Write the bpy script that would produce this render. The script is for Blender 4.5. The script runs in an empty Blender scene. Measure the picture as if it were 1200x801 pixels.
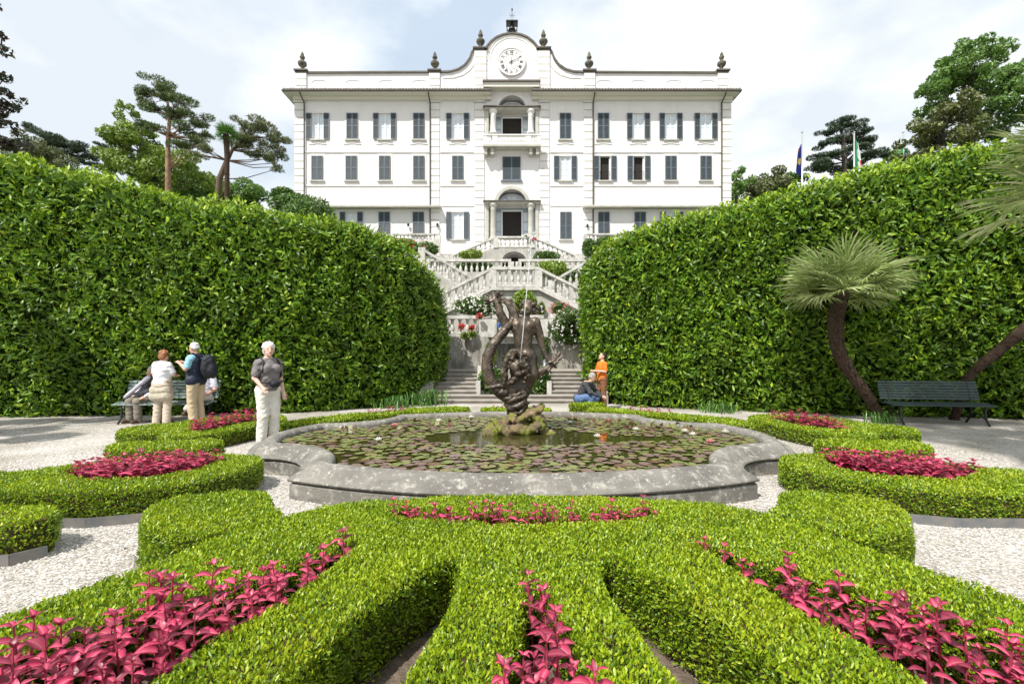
import bpy, math, random
import numpy as np
from mathutils import Vector, Matrix, noise as mnoise
from mathutils.geometry import tessellate_polygon
R = math.radians
rng = np.random.default_rng(7)
random.seed(7)
SC = bpy.context.scene
COL = SC.collection

# ------------------------------------------------------------------ camera
CAM_H = 1.55; F = 560.0; HOR = 411.0
cd = bpy.data.cameras.new('camera'); cam = bpy.data.objects.new('camera', cd); COL.objects.link(cam)
cam.location = (0, 0, CAM_H); cam.rotation_euler = (R(90), 0, 0)
cd.sensor_width = 36; cd.lens = 36 * F / 1200; cd.shift_y = (HOR - 400.5) / 1200
cd.clip_start = 0.05; cd.clip_end = 3000
SC.camera = cam
# ------------------------------------------------------------------ sun and sky
SUN_EL = R(54); SUN_H = Vector((-0.60, -0.80)).normalized()
sdir = Vector((SUN_H.x * math.cos(SUN_EL), SUN_H.y * math.cos(SUN_EL), math.sin(SUN_EL)))
sl = bpy.data.lights.new('sun', 'SUN'); so = bpy.data.objects.new('sun', sl); COL.objects.link(so)
sl.energy = 5.0; sl.angle = R(0.6); sl.color = (1.0, 0.955, 0.89)
so.rotation_euler = (-sdir).to_track_quat('-Z', 'Y').to_euler(); so.location = (0, 0, 60)
W = bpy.data.worlds.new('World'); SC.world = W; W.use_nodes = True
nt = W.node_tree; nt.nodes.clear()
def wn(t): return nt.nodes.new(t)
out = wn('ShaderNodeOutputWorld'); bg = wn('ShaderNodeBackground'); bg.inputs['Strength'].default_value = 0.1
sky = wn('ShaderNodeTexSky'); sky.sky_type = 'NISHITA'; sky.sun_disc = False
sky.sun_elevation = SUN_EL; sky.sun_rotation = math.atan2(sdir.x, sdir.y); sky.air_density = 1.0; sky.dust_density = 1.5
tc = wn('ShaderNodeTexCoord'); mp = wn('ShaderNodeMapping'); mp.inputs['Scale'].default_value = (1.0, 1.0, 1.9); mp.inputs['Location'].default_value = (2.85, 0.4, 0.5)
nz = wn('ShaderNodeTexNoise'); nz.inputs['Scale'].default_value = 1.7; nz.inputs['Detail'].default_value = 7; nz.inputs['Roughness'].default_value = 0.5
cr = wn('ShaderNodeValToRGB'); cr.color_ramp.elements[0].position = 0.36; cr.color_ramp.elements[0].color = (0.1, 0.1, 0.1, 1); cr.color_ramp.elements[1].position = 0.49; cr.color_ramp.elements[1].color = (1, 1, 1, 1)
mp2 = wn('ShaderNodeMapping'); mp2.inputs['Location'].default_value = (5.0, 1.0, 3.0); mp2.inputs['Scale'].default_value = (1, 1, 2.0)
nz2 = wn('ShaderNodeTexNoise'); nz2.inputs['Scale'].default_value = 2.6; nz2.inputs['Detail'].default_value = 6
cr2 = wn('ShaderNodeValToRGB'); cr2.color_ramp.elements[0].position = 0.38; cr2.color_ramp.elements[0].color = (6.2, 6.75, 7.3, 1); cr2.color_ramp.elements[1].position = 0.56; cr2.color_ramp.elements[1].color = (9.1, 9.2, 9.3, 1)
mul = wn('ShaderNodeMix'); mul.data_type = 'RGBA'
gain = wn('ShaderNodeMix'); gain.data_type = 'RGBA'; gain.blend_type = 'MIX'; gain.inputs[0].default_value = 0.85; gain.inputs[7].default_value = (5.0, 6.1, 7.3, 1)
L = nt.links.new
L(tc.outputs['Generated'], mp.inputs[0]); L(mp.outputs[0], nz.inputs['Vector']); L(nz.outputs[0], cr.inputs[0])
L(tc.outputs['Generated'], mp2.inputs[0]); L(mp2.outputs[0], nz2.inputs['Vector']); L(nz2.outputs[0], cr2.inputs[0])
L(sky.outputs[0], gain.inputs[6]); L(cr.outputs[0], mul.inputs[0]); L(gain.outputs[2], mul.inputs[6]); L(cr2.outputs[0], mul.inputs[7])
L(mul.outputs[2], bg.inputs[0]); L(bg.outputs[0], out.inputs[0])
SC.view_settings.view_transform = 'Standard'; SC.view_settings.look = 'None'
SC.view_settings.exposure = 0.42; SC.view_settings.gamma = 1.0
SC.render.engine = 'CYCLES'
SC.cycles.max_bounces = 6; SC.cycles.transparent_max_bounces = 6

# ------------------------------------------------------------------ helpers
def link(o, parent=None, loc=None):
    COL.objects.link(o)
    if parent is not None: o.parent = parent
    if loc is not None: o.location = loc
    return o
def tag(o, label=None, cat=None, group=None, kind=None):
    if label: o['label'] = label
    if cat: o['category'] = cat
    if group: o['group'] = group
    if kind: o['kind'] = kind
    return o
def empty(name, loc, label, cat, group=None):
    o = bpy.data.objects.new(name, None); COL.objects.link(o); o.location = loc; o.empty_display_size = .2
    return tag(o, label, cat, group)
def origin(p): return Vector(p.location) if p is not None else Vector((0, 0, 0))
def inst(name, me, parent, p, rz=0, sc=None, rot=None):
    """an object sharing mesh data; p in world space, turned into the parent's space (parents are never rotated)"""
    o = bpy.data.objects.new(name, me); COL.objects.link(o)
    o.parent = parent; o.location = Vector(p) - origin(parent)
    o.rotation_euler = rot if rot else (0, 0, rz)
    if sc is not None: o.scale = sc if hasattr(sc, '__len__') else (sc, sc, sc)
    return o
class MB:
    def __init__(s): s.v = []; s.f = []; s.m = []
    def add(s, vs, fs, m=0):
        b = len(s.v); s.v += [tuple(v) for v in vs]; s.f += [tuple(b + i for i in f) for f in fs]; s.m += [m] * len(fs); return s
    def box(s, x0, x1, y0, y1, z0, z1, m=0):
        return s.add([(x0,y0,z0),(x1,y0,z0),(x1,y1,z0),(x0,y1,z0),(x0,y0,z1),(x1,y0,z1),(x1,y1,z1),(x0,y1,z1)],
                     [(3,2,1,0),(4,5,6,7),(0,1,5,4),(1,2,6,5),(2,3,7,6),(3,0,4,7)], m)
    def beam(s, a, b, w, z0, z1, m=0):
        """vertical-sided beam from a to b (ground points), half width w, between z0 and z1 above them"""
        a = Vector(a); b = Vector(b); d = Vector((b.x-a.x, b.y-a.y, 0)); d = d.normalized() if d.length > 1e-6 else Vector((1,0,0))
        n = Vector((-d.y, d.x, 0)) * w
        vs = []
        for p in (a, b):
            for q in (-1, 1):
                for z in (z0, z1): vs.append(p + n*q + Vector((0,0,z)))
        return s.add(vs, [(0,1,3,2),(4,6,7,5),(0,4,5,1),(2,3,7,6),(1,5,7,3),(0,2,6,4)], m)
    def tube(s, pts, rad, n=8, m=0, cap=True):
        pts = [Vector(p) for p in pts]
        if not hasattr(rad, '__len__'): rad = [rad]*len(pts)
        b = len(s.v); up = Vector((0.13, 0.21, 1)).normalized(); pv = None
        for i, p in enumerate(pts):
            t = (pts[min(i+1, len(pts)-1)] - pts[max(i-1, 0)]).normalized()
            if pv is None:
                x = t.cross(up)
                if x.length < .1: x = t.cross(Vector((1,0,0)))
            else: x = pv - t * pv.dot(t)
            x.normalize(); pv = x; y = t.cross(x)
            for k in range(n):
                a = 2*math.pi*k/n; s.v.append(tuple(p + (x*math.cos(a) + y*math.sin(a))*rad[i]))
        for i in range(len(pts)-1):
            for k in range(n):
                s.f.append((b+i*n+k, b+i*n+(k+1)%n, b+(i+1)*n+(k+1)%n, b+(i+1)*n+k)); s.m.append(m)
        if cap:
            s.f.append(tuple(b+k for k in reversed(range(n)))); s.m.append(m)
            s.f.append(tuple(b+(len(pts)-1)*n+k for k in range(n))); s.m.append(m)
        return s
    def lathe(s, prof, c=(0,0,0), n=12, m=0):
        b = len(s.v)
        for r, z in prof:
            for k in range(n):
                a = 2*math.pi*k/n; s.v.append((c[0]+r*math.cos(a), c[1]+r*math.sin(a), c[2]+z))
        for i in range(len(prof)-1):
            for k in range(n):
                s.f.append((b+i*n+k, b+i*n+(k+1)%n, b+(i+1)*n+(k+1)%n, b+(i+1)*n+k)); s.m.append(m)
        s.f.append(tuple(b+k for k in reversed(range(n)))); s.m.append(m)
        s.f.append(tuple(b+(len(prof)-1)*n+k for k in range(n))); s.m.append(m)
        return s
    def prism(s, poly, y0, y1, m=0):
        """polygon in XZ extruded along Y"""
        n = len(poly); tri = tessellate_polygon([[Vector((p[0], p[1], 0)) for p in poly]])
        vs = [(p[0], y0, p[1]) for p in poly] + [(p[0], y1, p[1]) for p in poly]
        area = sum(poly[i][0]*poly[(i+1)%n][1]-poly[(i+1)%n][0]*poly[i][1] for i in range(n))
        fs = []
        for t in tri: fs.append(tuple(t)); fs.append(tuple(n+i for i in reversed(t)))
        for i in range(n):
            j = (i+1) % n; fs.append((i, j, n+j, n+i) if area > 0 else (j, i, n+i, n+j))
        return s.add(vs, fs, m)
    def slab(s, poly, z0, z1, m=0, holes=()):
        """polygon in XY extruded along Z (with holes)"""
        loops = [list(poly)] + [list(h) for h in holes]
        tri = tessellate_polygon([[Vector((p[0], p[1], 0)) for p in lp] for lp in loops])
        flat = [p for lp in loops for p in lp]; n = len(flat)
        vs = [(p[0], p[1], z1) for p in flat] + [(p[0], p[1], z0) for p in flat]
        fs = []
        for t in tri:
            a, b_, c = [flat[i] for i in t]
            cr_ = (b_[0]-a[0])*(c[1]-a[1]) - (b_[1]-a[1])*(c[0]-a[0])
            t = tuple(t) if cr_ > 0 else tuple(reversed(t))
            fs.append(t); fs.append(tuple(n+i for i in reversed(t)))
        b = 0
        for lp in loops:
            k = len(lp)
            for i in range(k): fs.append((b+i, b+(i+1)%k, n+b+(i+1)%k, n+b+i))
            b += k
        return s.add(vs, fs, m)
    def mesh(s, name, mats, smooth=False, off=(0,0,0)):
        me = bpy.data.meshes.new(name)
        o = Vector(off)
        me.from_pydata([tuple(Vector(v)-o) for v in s.v], [], s.f)
        for mt in (mats if isinstance(mats, (list, tuple)) else [mats]): me.materials.append(mt)
        me.polygons.foreach_set('material_index', s.m)
        me.polygons.foreach_set('use_smooth', [smooth]*len(s.f))
        me.update(); return me
    def build(s, name, mats, parent=None, smooth=False, at=None):
        """verts are in world space; at = origin of the object when it has no parent"""
        off = origin(parent) if parent is not None else Vector(at or (0,0,0))
        me = s.mesh(name, mats, smooth, off)
        o = bpy.data.objects.new(name, me); COL.objects.link(o)
        if parent is not None: o.parent = parent
        else: o.location = off
        return o
def np_mesh(name, V, Fq, mats, parent=None, mi=None, smooth=False, at=(0,0,0)):
    """fast mesh from numpy: V (n,3), Fq (m,k)"""
    off = np.array(origin(parent) if parent is not None else at, dtype=float)
    me = bpy.data.meshes.new(name); k = Fq.shape[1]
    me.vertices.add(len(V)); me.vertices.foreach_set('co', (V-off).astype(np.float32).ravel())
    me.loops.add(Fq.size); me.loops.foreach_set('vertex_index', Fq.astype(np.int32).ravel())
    me.polygons.add(len(Fq)); me.polygons.foreach_set('loop_start', np.arange(0, Fq.size, k, dtype=np.int32))
    for mt in (mats if isinstance(mats, (list, tuple)) else [mats]): me.materials.append(mt)
    if mi is not None: me.polygons.foreach_set('material_index', mi.astype(np.int32))
    if smooth: me.polygons.foreach_set('use_smooth', np.ones(len(Fq), dtype=bool))
    me.update(calc_edges=True)
    o = bpy.data.objects.new(name, me); COL.objects.link(o)
    if parent is not None: o.parent = parent
    else: o.location = tuple(off)
    return o
def unit(a): return a/np.maximum(np.linalg.norm(a, axis=-1, keepdims=True), 1e-9)
def wob(P, s=1.0, seed=0):
    """cheap smooth noise, about -1..1, from sums of sines"""
    r = np.random.default_rng(100+seed); o = np.zeros(len(P))
    for k in range(6):
        d = r.normal(size=3); d /= np.linalg.norm(d); o += np.sin(P@d*s*(1+.5*k)*3+r.uniform(0, 6.28))/(1+.35*k)
    return o/2.6
def leaf_arrays(P, D, L_, Wd, fold=.25, side=None):
    """two folded triangles per leaf: returns V, F"""
    n = len(P)
    if side is None: side = rng.normal(size=(n, 3))
    S = unit(np.cross(D, side)); N = np.cross(S, D)
    L_ = np.broadcast_to(L_, n)[:, None]; Wd = np.broadcast_to(Wd, n)[:, None]
    b = P - D*L_*.5; t = P + D*L_*.5; m = P + D*L_*.02
    l = m + S*Wd*.5 + N*Wd*fold; r = m - S*Wd*.5 + N*Wd*fold
    V = np.stack([b, r, t, l], 1).reshape(-1, 3)
    i = np.arange(n)[:, None]*4
    Fc = np.stack([i+[0, 1, 2], i+[0, 2, 3]], 1).reshape(-1, 3)
    return V, Fc
def chaikin(p, it=2, closed=True):
    p = [tuple(q) for q in p]
    for _ in range(it):
        q = []; n = len(p)
        for i in range(n if closed else n-1):
            a = p[i]; b = p[(i+1) % n]
            q.append(tuple(a[k]*.75+b[k]*.25 for k in range(len(a)))); q.append(tuple(a[k]*.25+b[k]*.75 for k in range(len(a))))
        p = q if closed else [p[0]]+q+[p[-1]]
    return p
def area2(p): return sum(p[i][0]*p[(i+1)%len(p)][1]-p[(i+1)%len(p)][0]*p[i][1] for i in range(len(p)))
def ccw(p): return list(p) if area2(p) > 0 else list(reversed(p))
def offset(poly, d):
    """mitre offset of a CCW polygon, d>0 inwards"""
    n = len(poly); o = []
    for i in range(n):
        a = Vector(poly[i-1][:2]); b = Vector(poly[i][:2]); c = Vector(poly[(i+1) % n][:2])
        e1 = (b-a).normalized(); e2 = (c-b).normalized()
        n1 = Vector((-e1.y, e1.x)); n2 = Vector((-e2.y, e2.x)); m = n1+n2
        if m.length < 1e-4: m = n1
        m.normalize(); k = max(m.dot(n1), .45); o.append((b.x+m.x*d/k, b.y+m.y*d/k))
    return o
def inside(P, poly):
    x, y = P[:, 0], P[:, 1]; r = np.zeros(len(P), bool); n = len(poly)
    for i in range(n):
        x0, y0 = poly[i][:2]; x1, y1 = poly[(i+1) % n][:2]
        if y0 == y1: continue
        r ^= ((y0 > y) != (y1 > y)) & (x < (x1-x0)*(y-y0)/(y1-y0)+x0)
    return r
def edge_dist(P, loops):
    d = np.full(len(P), 9.0)
    for poly in loops:
        for i in range(len(poly)):
            a = np.array(poly[i][:2]); b = np.array(poly[(i+1) % len(poly)][:2]); e = b-a
            t = np.clip(((P[:, :2]-a)@e)/max(e@e, 1e-9), 0, 1)
            d = np.minimum(d, np.hypot(*(P[:, :2]-a-t[:, None]*e).T))
    return d

# ------------------------------------------------------------------ materials
def mat(name, col, rough=.7, metal=0, spec=.5, var=None, vs=6, bump=0, bs=40, trans=0, col2=None, island=None, coords='Object', extra=None, detail=5, lo=.35, hi=.65, coat=0, bd=.02):
    """col base colour; var/col2: second colour mixed by noise of scale vs; island: list of colours picked per leaf; trans: share of light let through"""
    m = bpy.data.materials.new(name); m.use_nodes = True; t = m.node_tree; n = t.nodes; n.clear(); l = t.links.new
    o = n.new('ShaderNodeOutputMaterial'); b = n.new('ShaderNodeBsdfPrincipled'); l(b.outputs[0], o.inputs[0])
    b.inputs['Roughness'].default_value = rough; b.inputs['Metallic'].default_value = metal
    b.inputs['Specular IOR Level'].default_value = spec; b.inputs['Coat Weight'].default_value = coat
    tcn = n.new('ShaderNodeTexCoord'); geo = n.new('ShaderNodeNewGeometry')
    vec = geo.outputs['Position'] if coords == 'World' else tcn.outputs[coords]
    def rgb(c):
        r = n.new('ShaderNodeRGB'); r.outputs[0].default_value = (*c, 1); return r.outputs[0]
    c = None
    if island:
        rp = n.new('ShaderNodeValToRGB'); rp.color_ramp.interpolation = 'LINEAR'
        es = rp.color_ramp.elements
        while len(es) < len(island): es.new(.5)
        for i, cc in enumerate(island): es[i].position = i/max(len(island)-1, 1); es[i].color = (*cc, 1)
        l(geo.outputs['Random Per Island'], rp.inputs[0]); c = rp.outputs[0]
    else: c = rgb(col)
    if col2 is not None:
        z = n.new('ShaderNodeTexNoise'); z.inputs['Scale'].default_value = vs; z.inputs['Detail'].default_value = detail; l(vec, z.inputs['Vector'])
        rp = n.new('ShaderNodeValToRGB'); rp.color_ramp.elements[0].position = lo; rp.color_ramp.elements[1].position = hi; l(z.outputs[0], rp.inputs[0])
        mx = n.new('ShaderNodeMix'); mx.data_type = 'RGBA'; l(rp.outputs[0], mx.inputs[0]); l(c, mx.inputs[6]); mx.inputs[7].default_value = (*col2, 1); c = mx.outputs[2]
    if extra:
        for (cc, sc_, lo_, hi_, mpsc) in extra:
            z = n.new('ShaderNodeTexNoise'); z.inputs['Scale'].default_value = sc_; z.inputs['Detail'].default_value = 8; z.inputs['Roughness'].default_value = .65
            mpn = n.new('ShaderNodeMapping'); mpn.inputs['Scale'].default_value = mpsc; mpn.inputs['Location'].default_value = (sc_, sc_*2, 3); l(vec, mpn.inputs[0]); l(mpn.outputs[0], z.inputs['Vector'])
            rp = n.new('ShaderNodeValToRGB'); rp.color_ramp.elements[0].position = lo_; rp.color_ramp.elements[1].position = hi_; l(z.outputs[0], rp.inputs[0])
            mx = n.new('ShaderNodeMix'); mx.data_type = 'RGBA'; l(rp.outputs[0], mx.inputs[0]); l(c, mx.inputs[6]); mx.inputs[7].default_value = (*cc, 1); c = mx.outputs[2]
    l(c, b.inputs['Base Color'])
    if bump:
        z = n.new('ShaderNodeTexNoise'); z.inputs['Scale'].default_value = bs; z.inputs['Detail'].default_value = 6; l(vec, z.inputs['Vector'])
        bp = n.new('ShaderNodeBump'); bp.inputs['Strength'].default_value = bump; bp.inputs['Distance'].default_value = bd; l(z.outputs[0], bp.inputs['Height']); l(bp.outputs[0], b.inputs['Normal'])
    if trans:
        tr = n.new('ShaderNodeBsdfTranslucent'); ms = n.new('ShaderNodeMixShader'); ms.inputs[0].default_value = trans
        l(c, tr.inputs[0]); l(b.outputs[0], ms.inputs[1]); l(tr.outputs[0], ms.inputs[2]); l(ms.outputs[0], o.inputs[0])
    return m
M = {}
M['laurel'] = mat('laurel_leaf', 0, .42, spec=.35, island=[(.03,.08,.008),(.08,.18,.011),(.15,.28,.014),(.25,.39,.02)], trans=.28, col2=(.07,.13,.012), vs=.8, lo=.45, hi=.75, coords='World')
M['laurel_pale'] = mat('laurel_pale_leaf', 0, .45, island=[(.18,.30,.015),(.27,.40,.02),(.38,.50,.03)], trans=.35)
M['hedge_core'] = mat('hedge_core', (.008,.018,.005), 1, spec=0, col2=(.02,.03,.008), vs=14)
M['box'] = mat('box_leaf', 0, .38, island=[(.06,.13,.010),(.13,.24,.012),(.22,.34,.016),(.29,.41,.02)], trans=.35, col2=(.22,.30,.014), vs=2.2, lo=.5, hi=.8, coords='World')
M['box_pale'] = mat('box_pale_leaf', 0, .38, island=[(.25,.37,.012),(.35,.47,.016),(.46,.55,.025)], trans=.4, col2=(.42,.45,.02), vs=1.4, lo=.55, hi=.85, coords='World')
M['twig'] = mat('box_twigs', (.035,.045,.015), .95, spec=.1, col2=(.09,.06,.03), vs=22, bump=.6, bs=60)
M['coleus'] = None
M['stem'] = mat('red_stem', (.30,.04,.07), .5)
M['soil'] = mat('soil', (.09,.065,.045), .95, col2=(.16,.12,.09), vs=18, bump=.8, bs=70)
M['edging'] = mat('metal_edging', (.16,.17,.18), .5, metal=.4, col2=(.24,.22,.2), vs=9)
M['basin'] = mat('weathered_basin_stone', (.20,.19,.165), .85, col2=(.12,.112,.098), vs=2.2, bump=.5, bs=55, coords='World',
                 extra=[((.10,.095,.085), 3.5, .52, .72, (1,1,3)), ((.40,.39,.34), 9, .52, .72, (1,1,1)), ((.52,.50,.43), 26, .60, .70, (1,1,1)), ((.13,.12,.11), 30, .56, .68, (1,1,1))], bd=.012)
M['stone'] = mat('pale_balustrade_stone', (.56,.55,.51), .8, col2=(.42,.41,.37), vs=3, bump=.3, bs=50, coords='World', extra=[((.19,.18,.16), 5, .52, .72, (1,1,.5))])
M['step'] = mat('stair_stone', (.36,.33,.29), .85, col2=(.26,.235,.2), vs=4, bump=.3, bs=40, coords='World')
M['stained'] = mat('stained_garden_wall', (.42,.40,.36), .9, col2=(.25,.235,.20), vs=1.6, bump=.4, bs=30, coords='World',
                   extra=[((.11,.10,.085), 2.6, .46, .66, (1.6,1,.35)), ((.55,.53,.5), 7, .6, .72, (1,1,1))])
M['retaining'] = mat('retaining_wall_plaster', (.46,.45,.41), .9, col2=(.32,.31,.28), vs=1.3, bump=.3, bs=30, coords='World', extra=[((.24,.23,.2), 2.2, .52, .75, (1.6,1,.3))])
M['stucco'] = mat('white_stucco', (.72,.70,.69), .85, col2=(.68,.66,.65), vs=.6, bump=.15, bs=25, coords='World', extra=[((.58,.56,.53), 1.1, .56, .85, (2.6,1,.25))])
M['quoin'] = mat('quoin_stucco', (.70,.69,.665), .85, col2=(.64,.62,.59), vs=1.5, coords='World')
M['trim'] = mat('grey_trim_stone', (.47,.46,.41), .8, col2=(.38,.37,.32), vs=2, coords='World')
M['frieze'] = mat('frieze_plaster', (.60,.61,.585), .85)
M['soffit'] = mat('soffit_board', (.62,.60,.53), .8)
M['roof'] = mat('dark_roof_tile', (.075,.07,.06), .8, col2=(.13,.11,.09), vs=7, coords='World')
M['shutter'] = mat('slate_grey_shutter', (.055,.072,.088), .5, col2=(.08,.10,.115), vs=5)
M['shutter2'] = mat('faded_shutter_frame', (.11,.135,.155), .5)
M['frame'] = mat('white_window_frame', (.72,.73,.75), .5)
M['joinery'] = mat('blue_grey_joinery', (.33,.40,.46), .5)
M['pane'] = mat('pale_blue_pane', (.55,.62,.68), .08, spec=.9, coat=.6)
M['glass'] = mat('dark_pane', (.10,.14,.18), .06, spec=1, coat=.8)
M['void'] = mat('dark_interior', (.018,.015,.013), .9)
M['pipe'] = mat('dark_copper_downpipe', (.075,.06,.05), .5, metal=.3)
M['iron'] = mat('black_iron', (.03,.03,.03), .5, metal=.5)
M['clock'] = mat('clock_face_white', (.80,.79,.77), .5)
M['clockink'] = mat('clock_black', (.045,.045,.05), .5)
M['urn'] = mat('mossy_urn_stone', (.15,.14,.10), .9, col2=(.05,.045,.035), vs=5)
M['bronze'] = mat('brown_bronze', (.10,.075,.052), .45, metal=.3, col2=(.04,.032,.024), vs=5, bump=.7, bs=26, extra=[((.27,.22,.17), 7, .56, .72, (1,1,1)), ((.22,.19,.03), 4.5, .62, .74, (1,1,1))], bd=.012)
M['rock'] = mat('mossy_rock', (.17,.11,.065), .8, col2=(.09,.07,.035), vs=4, bump=1, bs=14, extra=[((.13,.145,.015), 4, .42, .52, (1,1,1)), ((.30,.21,.13), 5, .58, .68, (1,1,1)), ((.05,.04,.03), 9, .58, .7, (1,1,1))])
M['bark'] = mat('brown_bark', (.13,.085,.055), .9, col2=(.07,.05,.035), vs=8, bump=.8, bs=20)
M['pinebark'] = mat('orange_pine_bark', (.30,.175,.11), .9, col2=(.17,.10,.065), vs=3, bump=.6, bs=12)
M['darkbark'] = mat('dark_bark', (.05,.04,.032), .9, col2=(.09,.075,.06), vs=6, bump=.6, bs=14)
M['palmbark'] = mat('palm_trunk_fibre', (.075,.048,.032), .95, spec=.2, col2=(.03,.022,.016), vs=20, bump=.9, bs=40)
M['frond'] = mat('palm_frond', 0, .45, island=[(.18,.28,.07),(.32,.42,.13),(.48,.55,.23),(.64,.67,.40)], trans=.35)  # albedo raised so the fronds look sunlit against the hedge
M['white_petal'] = mat('white_petal', (.80,.78,.74), .6, trans=.3)
M['pink_petal'] = mat('pink_petal', (.75,.30,.36), .6, trans=.3)
M['red_petal'] = mat('red_petal', (.62,.03,.04), .6, trans=.2)
M['blue_petal'] = mat('blue_petal', (.10,.25,.62), .6)
M['yellow'] = mat('yellow_stamen', (.7,.5,.05), .6)
M['bench'] = mat('dark_green_bench_paint', (.012,.03,.028), .5, col2=(.022,.045,.04), vs=9, bump=.2, bs=60, spec=.6)  # base colour taken down for the tree shade over the right bench
M['benchworn'] = mat('worn_bench_paint', (.24,.29,.27), .55, col2=(.07,.12,.11), vs=16, lo=.45, hi=.6)
M['skin'] = mat('skin', (.56,.33,.24), .55)
M['skin_pale'] = mat('pale_skin', (.62,.40,.31), .55)
def cloth(name, c, r=.85, c2=None): return mat(name, c, r, spec=.25, col2=c2 or tuple(x*.85 for x in c), vs=7, bump=.25, bs=14, bd=.03)
# ------------------------------------------------------------------ special materials
def gravel_mat():
    m = bpy.data.materials.new('white_gravel'); m.use_nodes = True; t = m.node_tree; n = t.nodes; l = t.links.new
    b = n['Principled BSDF']; b.inputs['Roughness'].default_value = .9
    g = n.new('ShaderNodeNewGeometry'); v = n.new('ShaderNodeTexVoronoi'); v.inputs['Scale'].default_value = 55; l(g.outputs['Position'], v.inputs['Vector'])
    r = n.new('ShaderNodeValToRGB'); e = r.color_ramp.elements; e[0].color = (.25,.23,.205,1); e[1].color = (.58,.56,.52,1); e.new(.4).color = (.42,.395,.36,1)
    s = n.new('ShaderNodeSeparateColor'); l(v.outputs['Color'], s.inputs[0]); l(s.outputs[0], r.inputs[0])
    z = n.new('ShaderNodeTexNoise'); z.inputs['Scale'].default_value = .9; z.inputs['Detail'].default_value = 6; l(g.outputs['Position'], z.inputs['Vector'])
    r2 = n.new('ShaderNodeValToRGB'); r2.color_ramp.elements[0].position = .35; r2.color_ramp.elements[0].color = (.66,.64,.59,1); r2.color_ramp.elements[1].position = .65; r2.color_ramp.elements[1].color = (1,1,1,1); l(z.outputs[0], r2.inputs[0])
    mx = n.new('ShaderNodeMix'); mx.data_type = 'RGBA'; mx.blend_type = 'MULTIPLY'; mx.inputs[0].default_value = 1; l(r.outputs[0], mx.inputs[6]); l(r2.outputs[0], mx.inputs[7]); l(mx.outputs[2], b.inputs['Base Color'])
    bp = n.new('ShaderNodeBump'); bp.invert = True; bp.inputs['Strength'].default_value = .8; bp.inputs['Distance'].default_value = .012; l(v.outputs['Distance'], bp.inputs['Height']); l(bp.outputs[0], b.inputs['Normal'])
    return m
M['gravel'] = gravel_mat()
M['pebble'] = mat('pebble', 0, .85, island=[(.22,.20,.175),(.38,.355,.32),(.50,.475,.44),(.62,.60,.57)])
M['slope'] = mat('planted_slope', (.05,.09,.02), .95, col2=(.03,.05,.015), vs=2, coords='World', bump=.5, bs=4)
def coleus_mat():
    m = bpy.data.materials.new('coleus_leaf'); m.use_nodes = True; t = m.node_tree; n = t.nodes; n.clear(); l = t.links.new
    o = n.new('ShaderNodeOutputMaterial'); b = n.new('ShaderNodeBsdfPrincipled'); b.inputs['Roughness'].default_value = .42
    c = n.new('ShaderNodeTexCoord'); s = n.new('ShaderNodeSeparateXYZ'); l(c.outputs['UV'], s.inputs[0])
    r = n.new('ShaderNodeValToRGB'); e = r.color_ramp.elements; e[0].color = (.62,.22,.27,1); e[1].color = (.15,.010,.045,1); e[1].position = 1.0
    e.new(.10).color = (.55,.08,.14,1); e.new(.55).color = (.43,.035,.095,1); e.new(.85).color = (.26,.016,.055,1)
    l(s.outputs[1], r.inputs[0])
    oi = n.new('ShaderNodeObjectInfo'); g = n.new('ShaderNodeNewGeometry'); ad = n.new('ShaderNodeMath'); ad.operation = 'ADD'; l(oi.outputs['Random'], ad.inputs[0]); l(g.outputs['Random Per Island'], ad.inputs[1])
    fr = n.new('ShaderNodeMath'); fr.operation = 'FRACT'; l(ad.outputs[0], fr.inputs[0])
    h = n.new('ShaderNodeHueSaturation'); mr = n.new('ShaderNodeMapRange'); mr.inputs[3].default_value = .40; mr.inputs[4].default_value = 1.45; l(fr.outputs[0], mr.inputs[0]); l(mr.outputs[0], h.inputs['Value']); l(r.outputs[0], h.inputs['Color'])
    l(h.outputs[0], b.inputs['Base Color'])
    tr = n.new('ShaderNodeBsdfTranslucent'); ms = n.new('ShaderNodeMixShader'); ms.inputs[0].default_value = .25; l(h.outputs[0], tr.inputs[0]); l(b.outputs[0], ms.inputs[1]); l(tr.outputs[0], ms.inputs[2]); l(ms.outputs[0], o.inputs[0])
    return m
M['coleus'] = coleus_mat()
def water_mat():
    m = bpy.data.materials.new('pond_water'); m.use_nodes = True; t = m.node_tree; n = t.nodes; l = t.links.new
    b = n['Principled BSDF']; b.inputs['Base Color'].default_value = (.035,.034,.010,1); b.inputs['Roughness'].default_value = .03; b.inputs['IOR'].default_value = 1.33; b.inputs['Specular IOR Level'].default_value = .6
    g = n.new('ShaderNodeNewGeometry'); z = n.new('ShaderNodeTexNoise'); z.inputs['Scale'].default_value = 5; z.inputs['Detail'].default_value = 3; l(g.outputs['Position'], z.inputs['Vector'])
    bp = n.new('ShaderNodeBump'); bp.inputs['Strength'].default_value = .12; bp.inputs['Distance'].default_value = .02; l(z.outputs[0], bp.inputs['Height']); l(bp.outputs[0], b.inputs['Normal'])
    return m
M['water'] = water_mat()
def jet_mat():
    m = bpy.data.materials.new('white_water_jet'); m.use_nodes = True; b = m.node_tree.nodes['Principled BSDF']
    b.inputs['Base Color'].default_value = (.85,.88,.9,1); b.inputs['Roughness'].default_value = .15; b.inputs['Transmission Weight'].default_value = .45; b.inputs['IOR'].default_value = 1.33
    return m
M['jet'] = jet_mat()
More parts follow.
